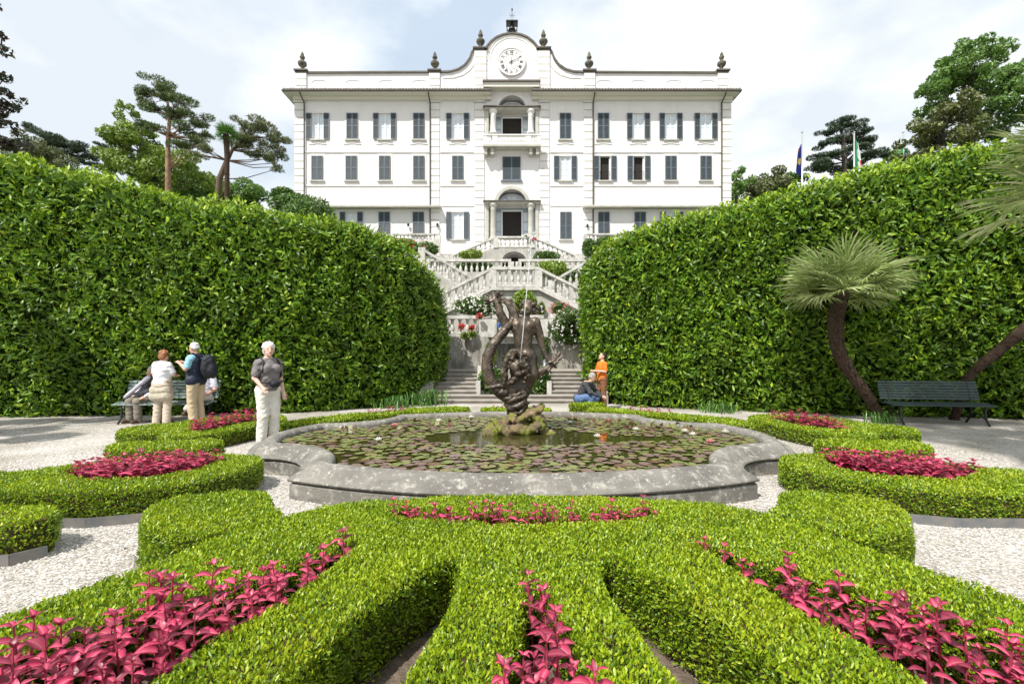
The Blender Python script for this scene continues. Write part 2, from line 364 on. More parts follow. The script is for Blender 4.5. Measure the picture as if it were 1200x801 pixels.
PADM = [mat('green_lily_pad', (.13,.165,.05), .38, col2=(.19,.19,.07), vs=9, lo=.4, hi=.6),
        mat('purple_brown_lily_pad', (.19,.12,.11), .38, col2=(.14,.105,.075), vs=9),
        mat('olive_lily_pad', (.21,.20,.065), .38, col2=(.15,.11,.06), vs=7),
        mat('dark_red_lily_pad', (.10,.035,.03), .38, col2=(.14,.10,.05), vs=7)]

# ------------------------------------------------------------------ ground and terrain
AX = 0.10      # the garden's axis
g = MB(); g.slab([(-600,-600),(600,-600),(600,15.5),(-600,15.5)], -.6, 0)
tag(g.build('ground', M['gravel']), kind='structure')
def ground_z(x, y):
    if y < 15.6: return 0.0
    z = 5.0*min(1, max(0, (y-15.6)/6.4)) + 3.2*min(1, max(0, (y-22)/12))
    if y > 52: z += min(19, (y-52)*.5) + max(0, min(60, (y-95)*.2))*(0.6+.4*math.sin(x*.013+1.2))
    return z
xs = [-600,-400,-260,-160,-110,-80,-60,-45,-35,-28,-22,-17,-13,-10,-8,-6.5,-5.2]; xs = xs+[-x for x in reversed(xs)]
ys = [15.5,16.5,18,20,22,25,28,31,34,40,46,52,60,75,95,120,160,220,320,600]
for side, xl in (('w', xs[:17]), ('e', xs[17:])):
    m_ = MB(); n = len(xl)
    vs = [(x, y, ground_z(x, y) + (.4*math.sin(x*.7+y*.5) if y > 23 and abs(x) > 6 and y < 34 else 0)) for y in ys for x in xl]
    m_.add(vs, [(j*n+i, j*n+i+1, (j+1)*n+i+1, (j+1)*n+i) for j in range(len(ys)-1) for i in range(n-1)])
    tag(m_.build('hillside', M['slope'], smooth=True), kind='structure')
# behind the house the two slopes meet
m_ = MB(); yl = [y for y in ys if y >= 52]
m_.add([(x, y, ground_z(x, y)) for y in yl for x in (-5.2, 0, 5.2)], [(j*3+i, j*3+i+1, (j+1)*3+i+1, (j+1)*3+i) for j in range(len(yl)-1) for i in range(2)])
tag(m_.build('hillside', M['slope'], smooth=True), kind='structure')

# ------------------------------------------------------------------ fountain basin
BC = Vector((0.12, 7.12))
def basin_quadrant():
    p = []
    for i in range(15):                                   # front arc, u from 0 to 2.45
        u = 2.45*i/14; p.append((u, -2.67 + .55*(u/2.45)**2))
    for i in range(1, 11):                                # concave quarter circle
        a = R(180 - 90*i/10); p.append((3.28+.83*math.cos(a), -1.98+.86*math.sin(a)) )
    for i in range(0, 9):                                 # side lobe
        t = i/8; p.append((3.5+.3*math.sin(t*math.pi/2), -1.02*(1-t)))
    return p
q = basin_quadrant()
half = q + [(x, -y) for x, y in reversed(q[:-1])]
out_ = half + [(-x, y) for x, y in reversed(half[1:-1])]
BAS = ccw([(BC.x+x, BC.y+y) for x, y in out_])
prof = [(0,0),(0,.155),(.015,.165),(.03,.168),(.012,.18),(-.012,.19),(-.02,.205),(-.012,.222),(.012,.232),(.055,.236),(.072,.246),(.095,.272),(.13,.305),(.175,.33),(.225,.343),(.27,.345),(.315,.333),(.345,.31),(.355,.28),(.36,.10)]
rings = []
V = []; 
for (d, z) in prof:
    rr = offset(BAS, d); V += [(x, y, z) for x, y in rr]; rings.append(rr)
nb = len(BAS); Fc = []
for j in range(len(prof)-1):
    for i in range(nb): Fc.append((j*nb+i, j*nb+(i+1) % nb, (j+1)*nb+(i+1) % nb, (j+1)*nb+i))
basin = empty('fountain_basin', (BC.x, BC.y, 0), 'weathered grey stone fountain basin with curved lobed rim full of lily pads', 'fountain basin')
bo = MB().add(V, Fc).build('rim', M['basin'], basin, smooth=True)
bo.modifiers.new('e', 'EDGE_SPLIT').split_angle = R(50)
INN = rings[-1]
w = MB(); w.slab(INN, .05, .262)
tag(w.build('water', M['water']), kind='structure')
# lily pads
def pad_mesh(name, mt, seed, curl=0):
    r = random.Random(seed); n = 14; vs = [(0,0,0)]; fs = []
    for k in range(n):
        a = R(14) + (2*math.pi-R(28))*k/(n-1); rr = 1+.05*r.uniform(-1,1); vs.append((rr*math.cos(a), rr*math.sin(a), .03+.05*r.random()+curl*abs(math.sin(a*1.5))))
    for k in range(n-1): fs.append((0, k+1, k+2))
    me = bpy.data.meshes.new(name); me.from_pydata(vs, [], fs); me.materials.append(mt); me.polygons.foreach_set('use_smooth', [True]*len(fs)); me.update(); return me
pads = []
PI_ = np.array(INN); lo_, hi_ = PI_.min(0), PI_.max(0)
cand = rng.uniform(lo_, hi_, (16000, 2)); cand = cand[inside(cand, offset(ccw(INN), .07))]
acc = np.zeros((0, 2)); rad = []
for p in cand:
    u = p[0]-BC.x; y = p[1]
    if (u/1.45)**2 + ((y-7.1)/.68)**2 < 1: continue          # open water before the statue
    if (u/.75)**2 + ((y-7.62)/.62)**2 < 1: continue
    if u > 0 and (u-1.5)**2/.9**2+(y-7.0)**2/.25**2 < 1: continue
    if u < -1.9 and y < 6.15 and rng.random() < .75: continue
    r_ = rng.uniform(.045, .088)
    if len(acc) and (np.hypot(*(acc-p).T) < (np.array(rad)+r_)*.80).any(): continue
    acc = np.vstack([acc, p]); rad.append(r_)
    if len(rad) > 1500: break
order = np.argsort(acc[:, 1]+.15*np.abs(acc[:, 0]))
padme = [[pad_mesh('lily_pad', mt, s) for s in range(2)] for mt in PADM]
words = ['round green lily pad floating on the dark pond water in the basin', 'purple brown lily pad floating on the dark pond water in the basin', 'yellowish olive lily pad floating on the dark pond water in the basin', 'dark red young lily pad floating on the dark pond water in the basin']
rest = []
for c, i in enumerate(order):
    p = acc[i]; v = .5+.5*math.sin(p[0]*1.3+p[1]*2.1); front = 1 - (p[1]-4.8)/4.5
    x = rng.random()
    k = 1 if x < .10+.62*front*(.45+.55*v) else (0 if x < .80 else (2 if x < .95 else 3))
    rz = rng.uniform(0, 6.28); rot = (rng.normal()*.035, rng.normal()*.035, rz); z = .267+.006*rng.random()
    if c < 300:
        o = bpy.data.objects.new('lily_pad', padme[k][c % 2]); COL.objects.link(o); o.location = (p[0], p[1], z); o.rotation_euler = rot; o.scale = (rad[i],)*3
        tag(o, words[k], 'lily pad', ['green lily pads', 'purple brown lily pads', 'olive lily pads', 'dark red lily pads'][k])
    else: rest.append((k, p, z, rz, rad[i]))
mb = MB()
for k, p, z, rz, rr in rest:
    me = padme[k][0]; c_, s_ = math.cos(rz), math.sin(rz)
    mb.add([(p[0]+rr*(v.co.x*c_-v.co.y*s_), p[1]+rr*(v.co.x*s_+v.co.y*c_), z+rr*v.co.z) for v in me.vertices], [tuple(f.vertices) for f in me.polygons], k)
tag(mb.build('far_lily_pads', PADM), 'many small lily pads floating towards the far rim of the basin', 'lily pads', kind='stuff')
# upright folded leaves and water lily flowers
def flower_things(px, py, col='white_petal', sz=.07):
    d = (CAM_H-.3)*F/(py-HOR); x = (px-600)*d/F
    t = empty('water_lily', (x, d, .27), None, 'water lily')
    b = MB()
    for ring, (n, el, ln) in enumerate(((8, .35, 1), (7, .8, .85), (5, 1.2, .7))):
        for k in range(n):
            a = 2*math.pi*k/n+ring*.4; dx, dy = math.cos(a), math.sin(a); ce, se = math.cos(el), math.sin(el)
            tip = (x+dx*ce*sz*ln, d+dy*ce*sz*ln, .285+se*sz*ln); m1 = (x+(dx*.5*ce-dy*.22)*sz*ln, d+(dy*.5*ce+dx*.22)*sz*ln, .28+se*.42*sz*ln); m2 = (x+(dx*.5*ce+dy*.22)*sz*ln, d+(dy*.5*ce-dx*.22)*sz*ln, .28+se*.42*sz*ln)
            b.add([(x, d, .278), m1, tip, m2], [(0,1,2),(0,2,3)])
    b.build('petals', M[col], t); c = MB(); c.lathe([(.001,.0),(.014,.01),(.014,.025),(.001,.032)], (x, d, .28), 6); c.build('stamens', M['yellow'], t)
    return t
wl = [(400,500,'white_petal','fully open white water lily nearest the left end of the basin'),(443,514,'white_petal','white water lily with pinkish middle among the pads left of the open water'),(514,492,'white_petal','white water lily by the far rim left of the statue'),
      (462,497,'pink_petal','pale pink water lily by the far left rim of the basin'),(552,488,'white_petal','small white water lily just left of the statue rocks'),(668,494,'white_petal','white water lily just right of the statue rocks'),
      (712,492,'pink_petal','pink water lily by the far rim right of the statue'),(745,502,'white_petal','left one of two white water lilies right of the open water'),(803,504,'white_petal','large white water lily in the right part of the pond'),
      (812,508,'white_petal','small white water lily in front of the large white one on the right'),(832,516,'pink_petal','deep pink water lily bud at the right end of the pond'),(850,505,'white_petal','white water lily close to the right rim of the basin'),(700,510,'white_petal','white water lily at the right edge of the open water')]
for px, py, c_, lab in wl: tag(flower_things(px, py, c_), lab)
# red-brown leaves standing out of the water
ulm = MB()
for k in range(70):
    a = rng.uniform(.25, .75)*math.pi if k % 2 else rng.uniform(.05, .5)*math.pi
    u = rng.uniform(.9, 2.9)*(1 if k < 50 else -1); y = BC.y + rng.uniform(.5, 1.9)*(1-abs(u)/4.5)+.35; x = BC.x+u
    d = Vector((rng.normal(), rng.normal()*.6, .8)).normalized()*rng.uniform(.07,.12); s = d.cross(Vector((rng.normal(), rng.normal(), 0))).normalized()*.05
    b0 = Vector((x, y, .27)); ulm.add([b0, b0+d*.5+s, b0+d, b0+d*.5-s], [(0,1,2),(0,2,3)], 3 if rng.random() < .5 else 0)
tag(ulm.build('upright_lily_leaves', PADM), 'curled lily leaves standing out of the water by the far rim', 'water leaves', kind='stuff')

# ------------------------------------------------------------------ the villa
VY = 40.0; K = VY/F
def vx(px, d=VY): return (px-600)*d/F
def vz(py, d=VY): return CAM_H-(py-HOR)*d/F
villa = empty('villa', (0, VY, 8.2), 'large white three storey villa with dark shutters, clock gable and roof urns above the garden', 'villa')
openings = []   # (x0,x1,z0,z1)
WIN = []        # px, kind, y0, y1
for px, kd in ((372.5,'glass'),(413,'shut'),(451,'glass'),(491,'shut'),(536.5,'glass'),(662.5,'shut'),(707,'shut'),(748,'glass'),(786,'glass'),(827,'glass')): WIN.append((px, kd, 133, 163.5))
for px, kd in ((372,'shut'),(412,'shut'),(451,'shut'),(491,'shut'),(536.5,'shut'),(662.5,'glass'),(709,'dark'),(748.5,'dark'),(786,'shut'),(827,'shut')): WIN.append((px, kd, 183, 211.5))
for px, kd, y1 in ((372,'shut',276),(412,'glass',278),(450.5,'shut',275),(490.5,'shut',275),(536.5,'glass',280.5),(663,'shut',280.5),(707.5,'shut',275),(750,'shut',275),(787,'glass',278),(827,'shut',275)): WIN.append((px, kd, 248.5, y1))
WIN.append((599.5, 'wide', 184, 211.5))
HW = 6.6*K
for px, kd, y0, y1 in WIN:
    if kd in ('glass','dark'): openings.append((vx(px)-HW, vx(px)+HW, vz(y1), vz(y0)))
BAYS = [(129.5,158,112.5), (239,281,222)]
for yt, yb, ya in BAYS:
    openings.append((vx(569.5), vx(630.5), vz(yb), vz(yt)-.02)); openings.append((vx(583.5), vx(616.5), vz(yt)+.1, vz(ya)))
X0, X1 = vx(345), vx(857); ZB, ZT = 8.2, vz(103)
gx = sorted({X0, X1} | {o[0] for o in openings} | {o[1] for o in openings}); gz = sorted({ZB, ZT} | {o[2] for o in openings} | {o[3] for o in openings})
wl_ = MB()
for j in range(len(gz)-1):
    run = None
    for i in range(len(gx)-1):
        cx, cz = (gx[i]+gx[i+1])/2, (gz[j]+gz[j+1])/2
        hole = any(a < cx < b and c < cz < d for a, b, c, d in openings)
        if not hole: run = (run[0], gx[i+1]) if run else (gx[i], gx[i+1])
        if (hole or i == len(gx)-2) and run:
            wl_.add([(run[0],VY,gz[j]),(run[1],VY,gz[j]),(run[1],VY,gz[j+1]),(run[0],VY,gz[j+1])], [(0,1,2,3)]); run = None
for a, b, c, d in openings:       # reveals
    dp = .35 if b-a < 1.2 else 1.3
    wl_.add([(a,VY,c),(b,VY,c),(b,VY,d),(a,VY,d),(a,VY+dp,c),(b,VY+dp,c),(b,VY+dp,d),(a,VY+dp,d)], [(0,4,5,1),(1,5,6,2),(2,6,7,3),(3,7,4,0)])
wl_.add([(X0,VY,ZB),(X0,VY+13,ZB),(X0,VY+13,ZT),(X0,VY,ZT)], [(0,3,2,1)]); wl_.add([(X1,VY,ZB),(X1,VY+13,ZB),(X1,VY+13,ZT),(X1,VY,ZT)], [(0,1,2,3)])
wl_.add([(X0,VY+13,ZB),(X1,VY+13,ZB),(X1,VY+13,ZT),(X0,VY+13,ZT)], [(3,2,1,0)])
wl_.add([(X0,VY,ZT),(X1,VY,ZT),(X1,VY+13,ZT),(X0,VY+13,ZT)], [(0,1,2,3)])
wl_.build('wall', M['stucco'], villa)
for yt, yb, ya in BAYS:           # spandrels of the arches, archivolt
    zc = vz(yt)+.1; xc = 0.0; r_ = vx(616.5); top = vz(ya)
    rz_ = top-zc
    for s in (-1, 1):
        pts = [(s*r_, top), (0, top)]; arc = [(s*r_*math.sin(R(90)*k/12), zc+rz_*math.cos(R(90)*k/12)) for k in range(13)]
        MB().prism([(s*r_, top+.001)]+arc, VY-.004, VY+.3).build('spandrel', M['stucco'], villa)
    av = MB(); n = 24
    for k in range(n):
        a0 = R(180)*k/n; a1 = R(180)*(k+1)/n
        def pp(a, r): return (r*math.cos(a)*1.0, zc+ (r/r_)*rz_*math.sin(a))
        (xa, za), (xb, zb), (xc_, zc2), (xd, zd) = pp(a0, r_), pp(a1, r_), pp(a1, r_+.28), pp(a0, r_+.28)
        av.add([(xa,VY-.09,za),(xb,VY-.09,zb),(xc_,VY-.09,zc2),(xd,VY-.09,zd),(xa,VY+.05,za),(xb,VY+.05,zb),(xc_,VY,zc2),(xd,VY,zd)], [(0,3,2,1),(3,7,6,2),(0,1,5,4)])
    av.build('archivolt', M['quoin'] if yt < 200 else M['trim'], villa)
    # recess: back wall in joinery, door, side lights, columns, fanlight
    zb_, zt_ = vz(yb), vz(yt)-.02
    yb2 = VY+1.05
    bw = MB(); bw.box(vx(568), vx(632), yb2, yb2+.1, zb_, top+.1); bw.build('back_wall', M['joinery'], villa)
    dr0, dr1 = vx(589, 41), vx(611, 41); dz = vz(139 if yt < 200 else 248, 41)
    MB().box(dr0, dr1, yb2-.05, yb2-.003, zb_+.01, dz).build('doorway', M['void'], villa)
    fr = MB()
    for xx in (dr0-.12, dr1): fr.box(xx, xx+.12, yb2-.12, yb2-.002, zb_+.01, dz+.12)
    fr.box(dr0, dr1, yb2-.12, yb2-.002, dz, dz+.12); fr.build('door_frame', M['frame'], villa)
    for (a, b) in ((580.5,588),(612,619.5),(570.5,576),(624,629.5)):
        xa, xb = vx(a, 41), vx(b, 41); zh = dz if yt > 200 else dz-.1
        f = MB(); wf = .07
        f.box(xa, xa+wf, yb2-.1, yb2-.01, zb_+.02, zh); f.box(xb-wf, xb, yb2-.1, yb2-.01, zb_+.02, zh)
        nn = 3 if yt > 200 else 2; 
        for k in range(nn+1):
            z0 = zb_+.02+(zh-zb_-.1)*k/nn; f.box(xa+wf, xb-wf, yb2-.1, yb2-.01, z0, z0+.08)
        fo = f.build('side_light', M['joinery'], villa)
        for k in range(nn):
            z0 = zb_+.1+(zh-zb_-.1)*k/nn; z1 = zb_+.02+(zh-zb_-.1)*(k+1)/nn
            pn = MB().box(xa+wf, xb-wf, yb2-.06, yb2-.03, z0, z1).build('pane', M['pane'], villa); pn.parent = fo; pn.location = (0,0,0)
    # fanlight
    fl = MB(); fy = VY+.75; rr = r_-.02
    fo = None
    fr = MB()
    for k in range(7):
        a = R(180)*k/6; w_ = .04
        fr.tube([(0, fy, zc+.03), (rr*math.cos(a), fy, zc+.03+(rz_-.2)*math.sin(a))], w_, 4)
    fr.tube([(rr*.35*math.cos(R(180)*k/10), fy, zc+.03+.35*(rz_-.2)*math.sin(R(180)*k/10)) for k in range(11)], .04, 4)
    fr.tube([(rr*math.cos(R(180)*k/14), fy, zc+.03+(rz_-.2)*math.sin(R(180)*k/14)) for k in range(15)], .06, 4)
    fo = fr.build('fanlight', M['frame'] if yt > 200 else M['frame'], villa)
    pn = MB().prism([(rr*math.cos(R(180)*k/14), zc+.03+(rz_-.2)*math.sin(R(180)*k/14)) for k in range(15)], fy+.05, fy+.08).build('pane', M['pane'], villa); pn.parent = fo; pn.location = (0,0,0)
    # entablature beam and columns
    MB().box(vx(568), vx(632), VY-.35, VY+.7, zt_-.02, zt_+.12).build('entablature', M['trim'], villa)
    MB().box(vx(566.5), vx(633.5), VY-.5, VY+.7, zt_+.122, zt_+.2).build('entablature_cap', M['roof'], villa)
    for cpx in (578, 622):
        cc = vx(cpx, VY-.1); hgt = zt_-.02-zb_
        pr = [(.34,0),(.34,.12),(.27,.2),(.25,.26),(.24,.4),(.22,hgt-.5),(.25,hgt-.45),(.22,hgt-.4),(.25,hgt-.3),(.33,hgt-.16),(.36,hgt-.12),(.36,hgt)]
        MB().lathe(pr, (cc, VY-.08, zb_), 16).build('column', M['trim'] if yt > 200 else M['quoin'], villa, smooth=True)
    for cpx in (570.8, 629.2):
        MB().box(vx(cpx)-.13, vx(cpx)+.13, VY-.1, VY+.25, zb_, zt_-.02).build('pilaster', M['trim'], villa)
# window leaves
def shutter_mesh(w_, h_):
    b = MB(); t_ = .045; fr = .055
    b.box(0, fr, -t_, 0, 0, h_, 1); b.box(w_-fr, w_, -t_, 0, 0, h_, 1)
    for z in (0, h_*.5-fr/2, h_-fr): b.box(fr, w_-fr, -t_, 0, z, z+fr, 1)
    n = int(h_/.085)
    for k in range(n):
        z = fr+(h_-2*fr)*k/n; b.add([(fr,-.01,z+.05),(w_-fr,-.01,z+.05),(w_-fr,-.04,z),(fr,-.04,z)], [(0,3,2,1)]); 
    b.add([(fr,-.004,fr),(w_-fr,-.004,fr),(w_-fr,-.004,h_-fr),(fr,-.004,h_-fr)], [(0,1,2,3)])
    return b.mesh('shutter', [M['shutter'], M['shutter2']])
SHM = {}
def shutter(x, z, w_, h_, parent, ang=0):
    k = (round(w_, 2), round(h_, 2))
    if k not in SHM: SHM[k] = shutter_mesh(w_, h_)
    return inst('shutter', SHM[k], parent, (x, VY-.06, z), rz=ang)
for px, kd, y0, y1 in WIN:
    xc, z0, z1 = vx(px), vz(y1), vz(y0); h_ = z1-z0
    surround = MB(); sw = HW+.16
    surround.box(xc-sw, xc-HW-.005, VY-.03, VY, z0, z1); surround.box(xc+HW+.005, xc+sw, VY-.03, VY, z0, z1); surround.box(xc-sw, xc+sw, VY-.035, VY, z1+.003, z1+.17)
    if kd == 'wide':
        w_ = 10.5*K
        shutter(xc-w_, z0, w_-.01, h_, villa); shutter(xc+.01, z0, w_-.01, h_, villa)
        MB().box(xc-w_-.15, xc+w_+.15, VY-.14, VY, z0-.12, z0-.004).build('window_sill', M['shutter2'], villa); continue
    surround.build('window_surround', M['quoin'], villa)
    MB().box(xc-HW-.14, xc+HW+.14, VY-.15, VY, z0-.11, z0-.004).build('window_sill', M['trim'], villa)
    if y0 < 180:   # scrolled apron under the top floor windows
        ap = MB(); ap.box(xc-sw-.1, xc-sw+.35, VY-.05, VY, z0-.42, z0-.35); ap.box(xc+sw-.35, xc+sw+.1, VY-.05, VY, z0-.42, z0-.35); ap.box(xc-sw+.35, xc+sw-.35, VY-.05, VY, z0-.36, z0-.3); ap.build('apron_moulding', M['quoin'], villa)
    if kd == 'shut':
        shutter(xc-HW, z0, HW-.01, h_, villa); shutter(xc+.01, z0, HW-.01, h_, villa)
    else:
        shutter(xc-2*HW-.02, z0, HW-.01, h_, villa); shutter(xc+HW+.03, z0, HW-.01, h_, villa)
        if kd == 'glass':
            wn_ = MB(); yy = VY+.12; b_ = .07
            wn_.box(xc-HW, xc-HW+b_+.05, yy, yy+.08, z0, z1); wn_.box(xc+HW-b_-.05, xc+HW, yy, yy+.08, z0, z1); wn_.box(xc-.06, xc+.06, yy-.02, yy+.07, z0, z1)
            wn_.box(xc-HW+b_+.05, xc-.06, yy, yy+.08, z0, z0+.1); wn_.box(xc+.06, xc+HW-b_-.05, yy, yy+.08, z0, z0+.1); wn_.box(xc-HW+b_+.05, xc-.06, yy, yy+.08, z1-.08, z1); wn_.box(xc+.06, xc+HW-b_-.05, yy, yy+.08, z1-.08, z1)
            nr = 4
            for k in range(1, nr):
                z = z0+h_*k/nr; wn_.box(xc-HW+b_+.05, xc-.06, yy+.01, yy+.06, z-.018, z+.018); wn_.box(xc+.06, xc+HW-b_-.05, yy+.01, yy+.06, z-.018, z+.018)
            wo = wn_.build('window', M['frame'], villa)
            for s in (-1, 1):
                for k in range(nr):
                    za = z0+h_*k/nr+.018+(.08 if k == 0 else 0); zb = z0+h_*(k+1)/nr-.018
                    xa, xb = (xc-HW+b_+.05, xc-.06) if s < 0 else (xc+.06, xc+HW-b_-.05)
                    pn = MB().box(xa+.002, xb-.002, yy+.03, yy+.045, za, zb).build('pane', M['pane'], villa); pn.parent = wo; pn.location = (0,0,0)
        else:
            MB().box(xc-HW, xc+HW, VY+.3, VY+.34, z0, z1).build('dark_room', M['void'], villa)
            wn_ = MB()
            for s in (-1, 1): wn_.box(xc+s*HW-(.1 if s > 0 else 0), xc+s*HW+(0 if s > 0 else .1), VY+.1, VY+.28, z0, z1)
            wn_.build('open_casement', M['frame'], villa)
            ir = MB()
            for k in range(7): ir.tube([(xc-.4+.8*k/6, VY-.02, z0), (xc-.4+.8*k/6+.04*math.sin(k*2), VY-.05, z0+.4), (xc-.4+.8*k/6, VY-.02, z0+.75)], .012, 4)
            ir.tube([(xc-.44, VY-.02, z0+.76), (xc+.44, VY-.02, z0+.76)], .02, 4); ir.build('window_railing', M['iron'], villa)
# quoined pilasters
qb = {}
def quoins(xa, xb, ztop, zbot, dy):
    h_ = 8.55*K; k = 0; z = ztop
    key = round(xb-xa, 2)
    if key not in qb:
        w_ = xb-xa; b = MB(); g_ = .035
        b.add([(g_,-dy,g_),(w_-g_,-dy,g_),(w_-g_,-dy,h_-g_),(g_,-dy,h_-g_),(0,0,0.012),(w_,0,.012),(w_,0,h_-.012),(0,0,h_-.012)], [(0,1,2,3),(4,5,1,0),(5,6,2,1),(6,7,3,2),(7,4,0,3)])
        qb[key] = b.mesh('quoin_block', M['quoin'])
    while z-h_ > zbot:
        inst('quoin_block', qb[key], villa, (xa, VY-.002, z-h_)); z -= h_
for a, b in ((345,357),(503,515.5),(556,568),(632,644),(684,696),(845,857)):
    quoins(vx(a), vx(b), vz(121), 8.3, .085)
    MB().box(vx(a)-.05, vx(b)+.05, VY-.16, VY, vz(120.8), vz(113)).build('pilaster_capital', M['frieze'], villa)
# frieze, string courses
for a, b in ((357.5,502.5),(516,555.5),(644.5,683.5),(696.5,844.5)):
    MB().box(vx(a), vx(b), VY-.06, VY, vz(119), vz(112.6)).build('frieze', M['frieze'], villa)
    for yy in (178.3, 217.5): MB().box(vx(a), vx(b), VY-.07, VY, vz(yy+.8), vz(yy-.2)).build('string_course', M['quoin'], villa)
for a, b in ((516,555.5),(644.5,683.5)):
    for yy in (241, 297): MB().box(vx(a), vx(b), VY-.06, VY, vz(yy+.6), vz(yy-.2)).build('string_course', M['quoin'], villa)
# ground floor ledges of the wings
for a, b in ((330,516),(684,872)):
    MB().box(vx(a, 39.3), vx(b, 39.3), 39.3, VY-.001, vz(241.5, 39.3)-.05, vz(240, 39.3)).build('ground_floor_ledge', M['trim'], villa)
# eaves, gutters, tiles
for a, b in ((vx(331.5, 39), vx(575, 39)), (vx(624, 39), vx(868, 39))):
    zz = vz(107.5, 39)
    MB().box(a, b, 39.0, 53.5, zz, zz+.12).build('soffit', M['soffit'], villa)
    cv = MB(); cv.add([(max(a, X0), VY-.45, zz-.004),(min(b, X1), VY-.45, zz-.004),(min(b, X1), VY, zz-.004),(max(a, X0), VY, zz-.004),(max(a, X0), VY, zz-.35),(min(b, X1), VY, zz-.35)], [(0,1,5,4),(3,4,0),(1,2,5)]) if False else cv.box(max(a, X0), min(b, X1), VY-.3, VY-.001, zz-.25, zz-.003)
    cv.build('eaves_cornice', M['soffit'], villa)
    MB().tube([(a, 38.95, zz+.1), (b, 38.95, zz+.1)], .11, 8).build('gutter', M['roof'], villa)
    for s, e in (((a, 38.95), (a, 53)), ((b, 38.95), (b, 53))):
        if abs(s[0]) > 5: MB().tube([(s[0], s[1], zz+.1), (e[0], e[1], zz+.1)], .11, 8).build('gutter', M['roof'], villa)
    tl = MB(); n = int((b-a)/.24)
    for k in range(n):
        x = a+(b-a)*(k+.5)/n
        tl.tube([(x, 38.98+.02*math.sin(k*1.7), zz+.2), (x, 40.05, zz+.38)], .11, 6)
    tag(tl.build('roof_tiles', M['roof'], villa), kind='stuff')
# attic with scrolled clock gable
zat = vz(102.5, 39.2)
AP = [(347,86.7),(515,86),(528,85.5),(538,82.5),(546,77),(551.5,69.5),(554,62.5),(555.5,60),(570,60),(571.5,55.5),(575.5,50.5),(582,45.3),(590,42),(600,40.7)]
AY = 40.05
top = [(vx(a, AY), vz(b, AY)) for a, b in AP]; top += [(-x, z) for x, z in reversed(top[:-1])]
top = [t for i, t in enumerate(top)]
MB().prism([(top[0][0], zat-.3)]+top+[(top[-1][0], zat-.3)], AY, AY+.6).build('attic_wall', M['stucco'], villa)
cp = MB()
for i in range(len(top)-1):
    (xa, za), (xb, zb) = top[i], top[i+1]; n_ = Vector((-(zb-za), xb-xa)).normalized()*.14
    cp.add([(xa,AY-.14,za),(xb,AY-.14,zb),(xb+n_.x,AY-.14,zb+n_.y),(xa+n_.x,AY-.14,za+n_.y),(xa,AY+.7,za),(xb,AY+.7,zb),(xb+n_.x,AY+.7,zb+n_.y),(xa+n_.x,AY+.7,za+n_.y)], [(0,1,2,3),(3,2,6,7),(0,4,5,1),(4,7,6,5)])
cp.build('attic_coping', M['roof'], villa)
# moulding lines following the scrolls and the arch
for off_, yy in ((.42, -.05), (.62, -.05)):
    for s in (-1, 1):
        sc_ = [(x, z) for x, z in top if vx(515, AY) <= x*1 <= vx(555, AY)]
        pts = [(s*(abs(x)+off_*.6)*(1) if False else s*(abs(x)-off_*.75), AY+yy+.03, z-off_) for x, z in sc_]
        if off_ == .42: MB().tube([(s*abs(p[0]), p[1], p[2]) for p in pts], .035, 5).build('scroll_moulding', M['quoin'], villa)
zc = vz(71, AY); Rg = vx(628.5, AY)
for rr in (2.05, 1.85):
    MB().tube([(rr*math.cos(R(a)), AY-.01, zc+rr*1.03*math.sin(R(a))) for a in range(0, 181, 9)], .04, 6).build('gable_moulding', M['quoin'], villa)
for (a, b, yt) in ((347,359.5,86),(503,515.5,86),(556,570,60),(630,644,60),(684.5,697,86),(840.5,853,86)):
    xa, xb = vx(a, AY), vx(b, AY); zt = vz(yt, AY)
    nq = max(2, int(round((zt-zat)/.62)))
    for k in range(nq):
        z0 = zat+(zt-zat)*k/nq
        MB().box(xa, xb, AY-.13, AY-.002, z0+.03, zat+(zt-zat)*(k+1)/nq-.03).build('attic_pier_block', M['quoin'], villa)
    MB().box(xa-.12, xb+.12, AY-.25, AY+.62, zt+.142, zt+.26).build('pier_cap', M['roof'], villa)
    xc = (xa+xb)/2; zb0 = zt+.26
    u = MB(); u.lathe([(.22,0),(.24,.12),(.13,.2),(.12,.3),(.3,.48),(.37,.62),(.36,.74),(.24,.86),(.1,.93),(.12,1.0),(.2,1.1),(.22,1.2),(.13,1.34),(.14,1.42),(.05,1.62),(.0,1.68)], (xc, AY+.18, zb0), 10)
    tag(u.build('roof_urn', M['urn'], villa, smooth=True))
# arched sunk panels of the parapet
for px in (374,414,453,492,708,748,790,829):
    xc = vx(px, AY); zc_ = vz(96.8, AY); r_ = MB()
    r_.tube([(xc-.62, AY-.01, zc_), (xc-.58, AY-.01, zc_+.08), (xc-.4, AY-.01, zc_+.17), (xc, AY-.01, zc_+.2), (xc+.4, AY-.01, zc_+.17), (xc+.58, AY-.01, zc_+.08), (xc+.62, AY-.01, zc_)], .03, 5)
    r_.build('panel_moulding', M['quoin'], villa)
# hood over the clock bay
MB().box(vx(566.5, 39.2), vx(632.5, 39.2), 39.2, AY-.003, vz(101.5, 39.2), vz(95.5, 39.2)).build('hood_soffit', M['soffit'], villa)
MB().box(vx(565.5, 39.1), vx(633.5, 39.1), 39.05, AY-.003, vz(95.4, 39.1), vz(93.6, 39.1)).build('hood_roof', M['roof'], villa)
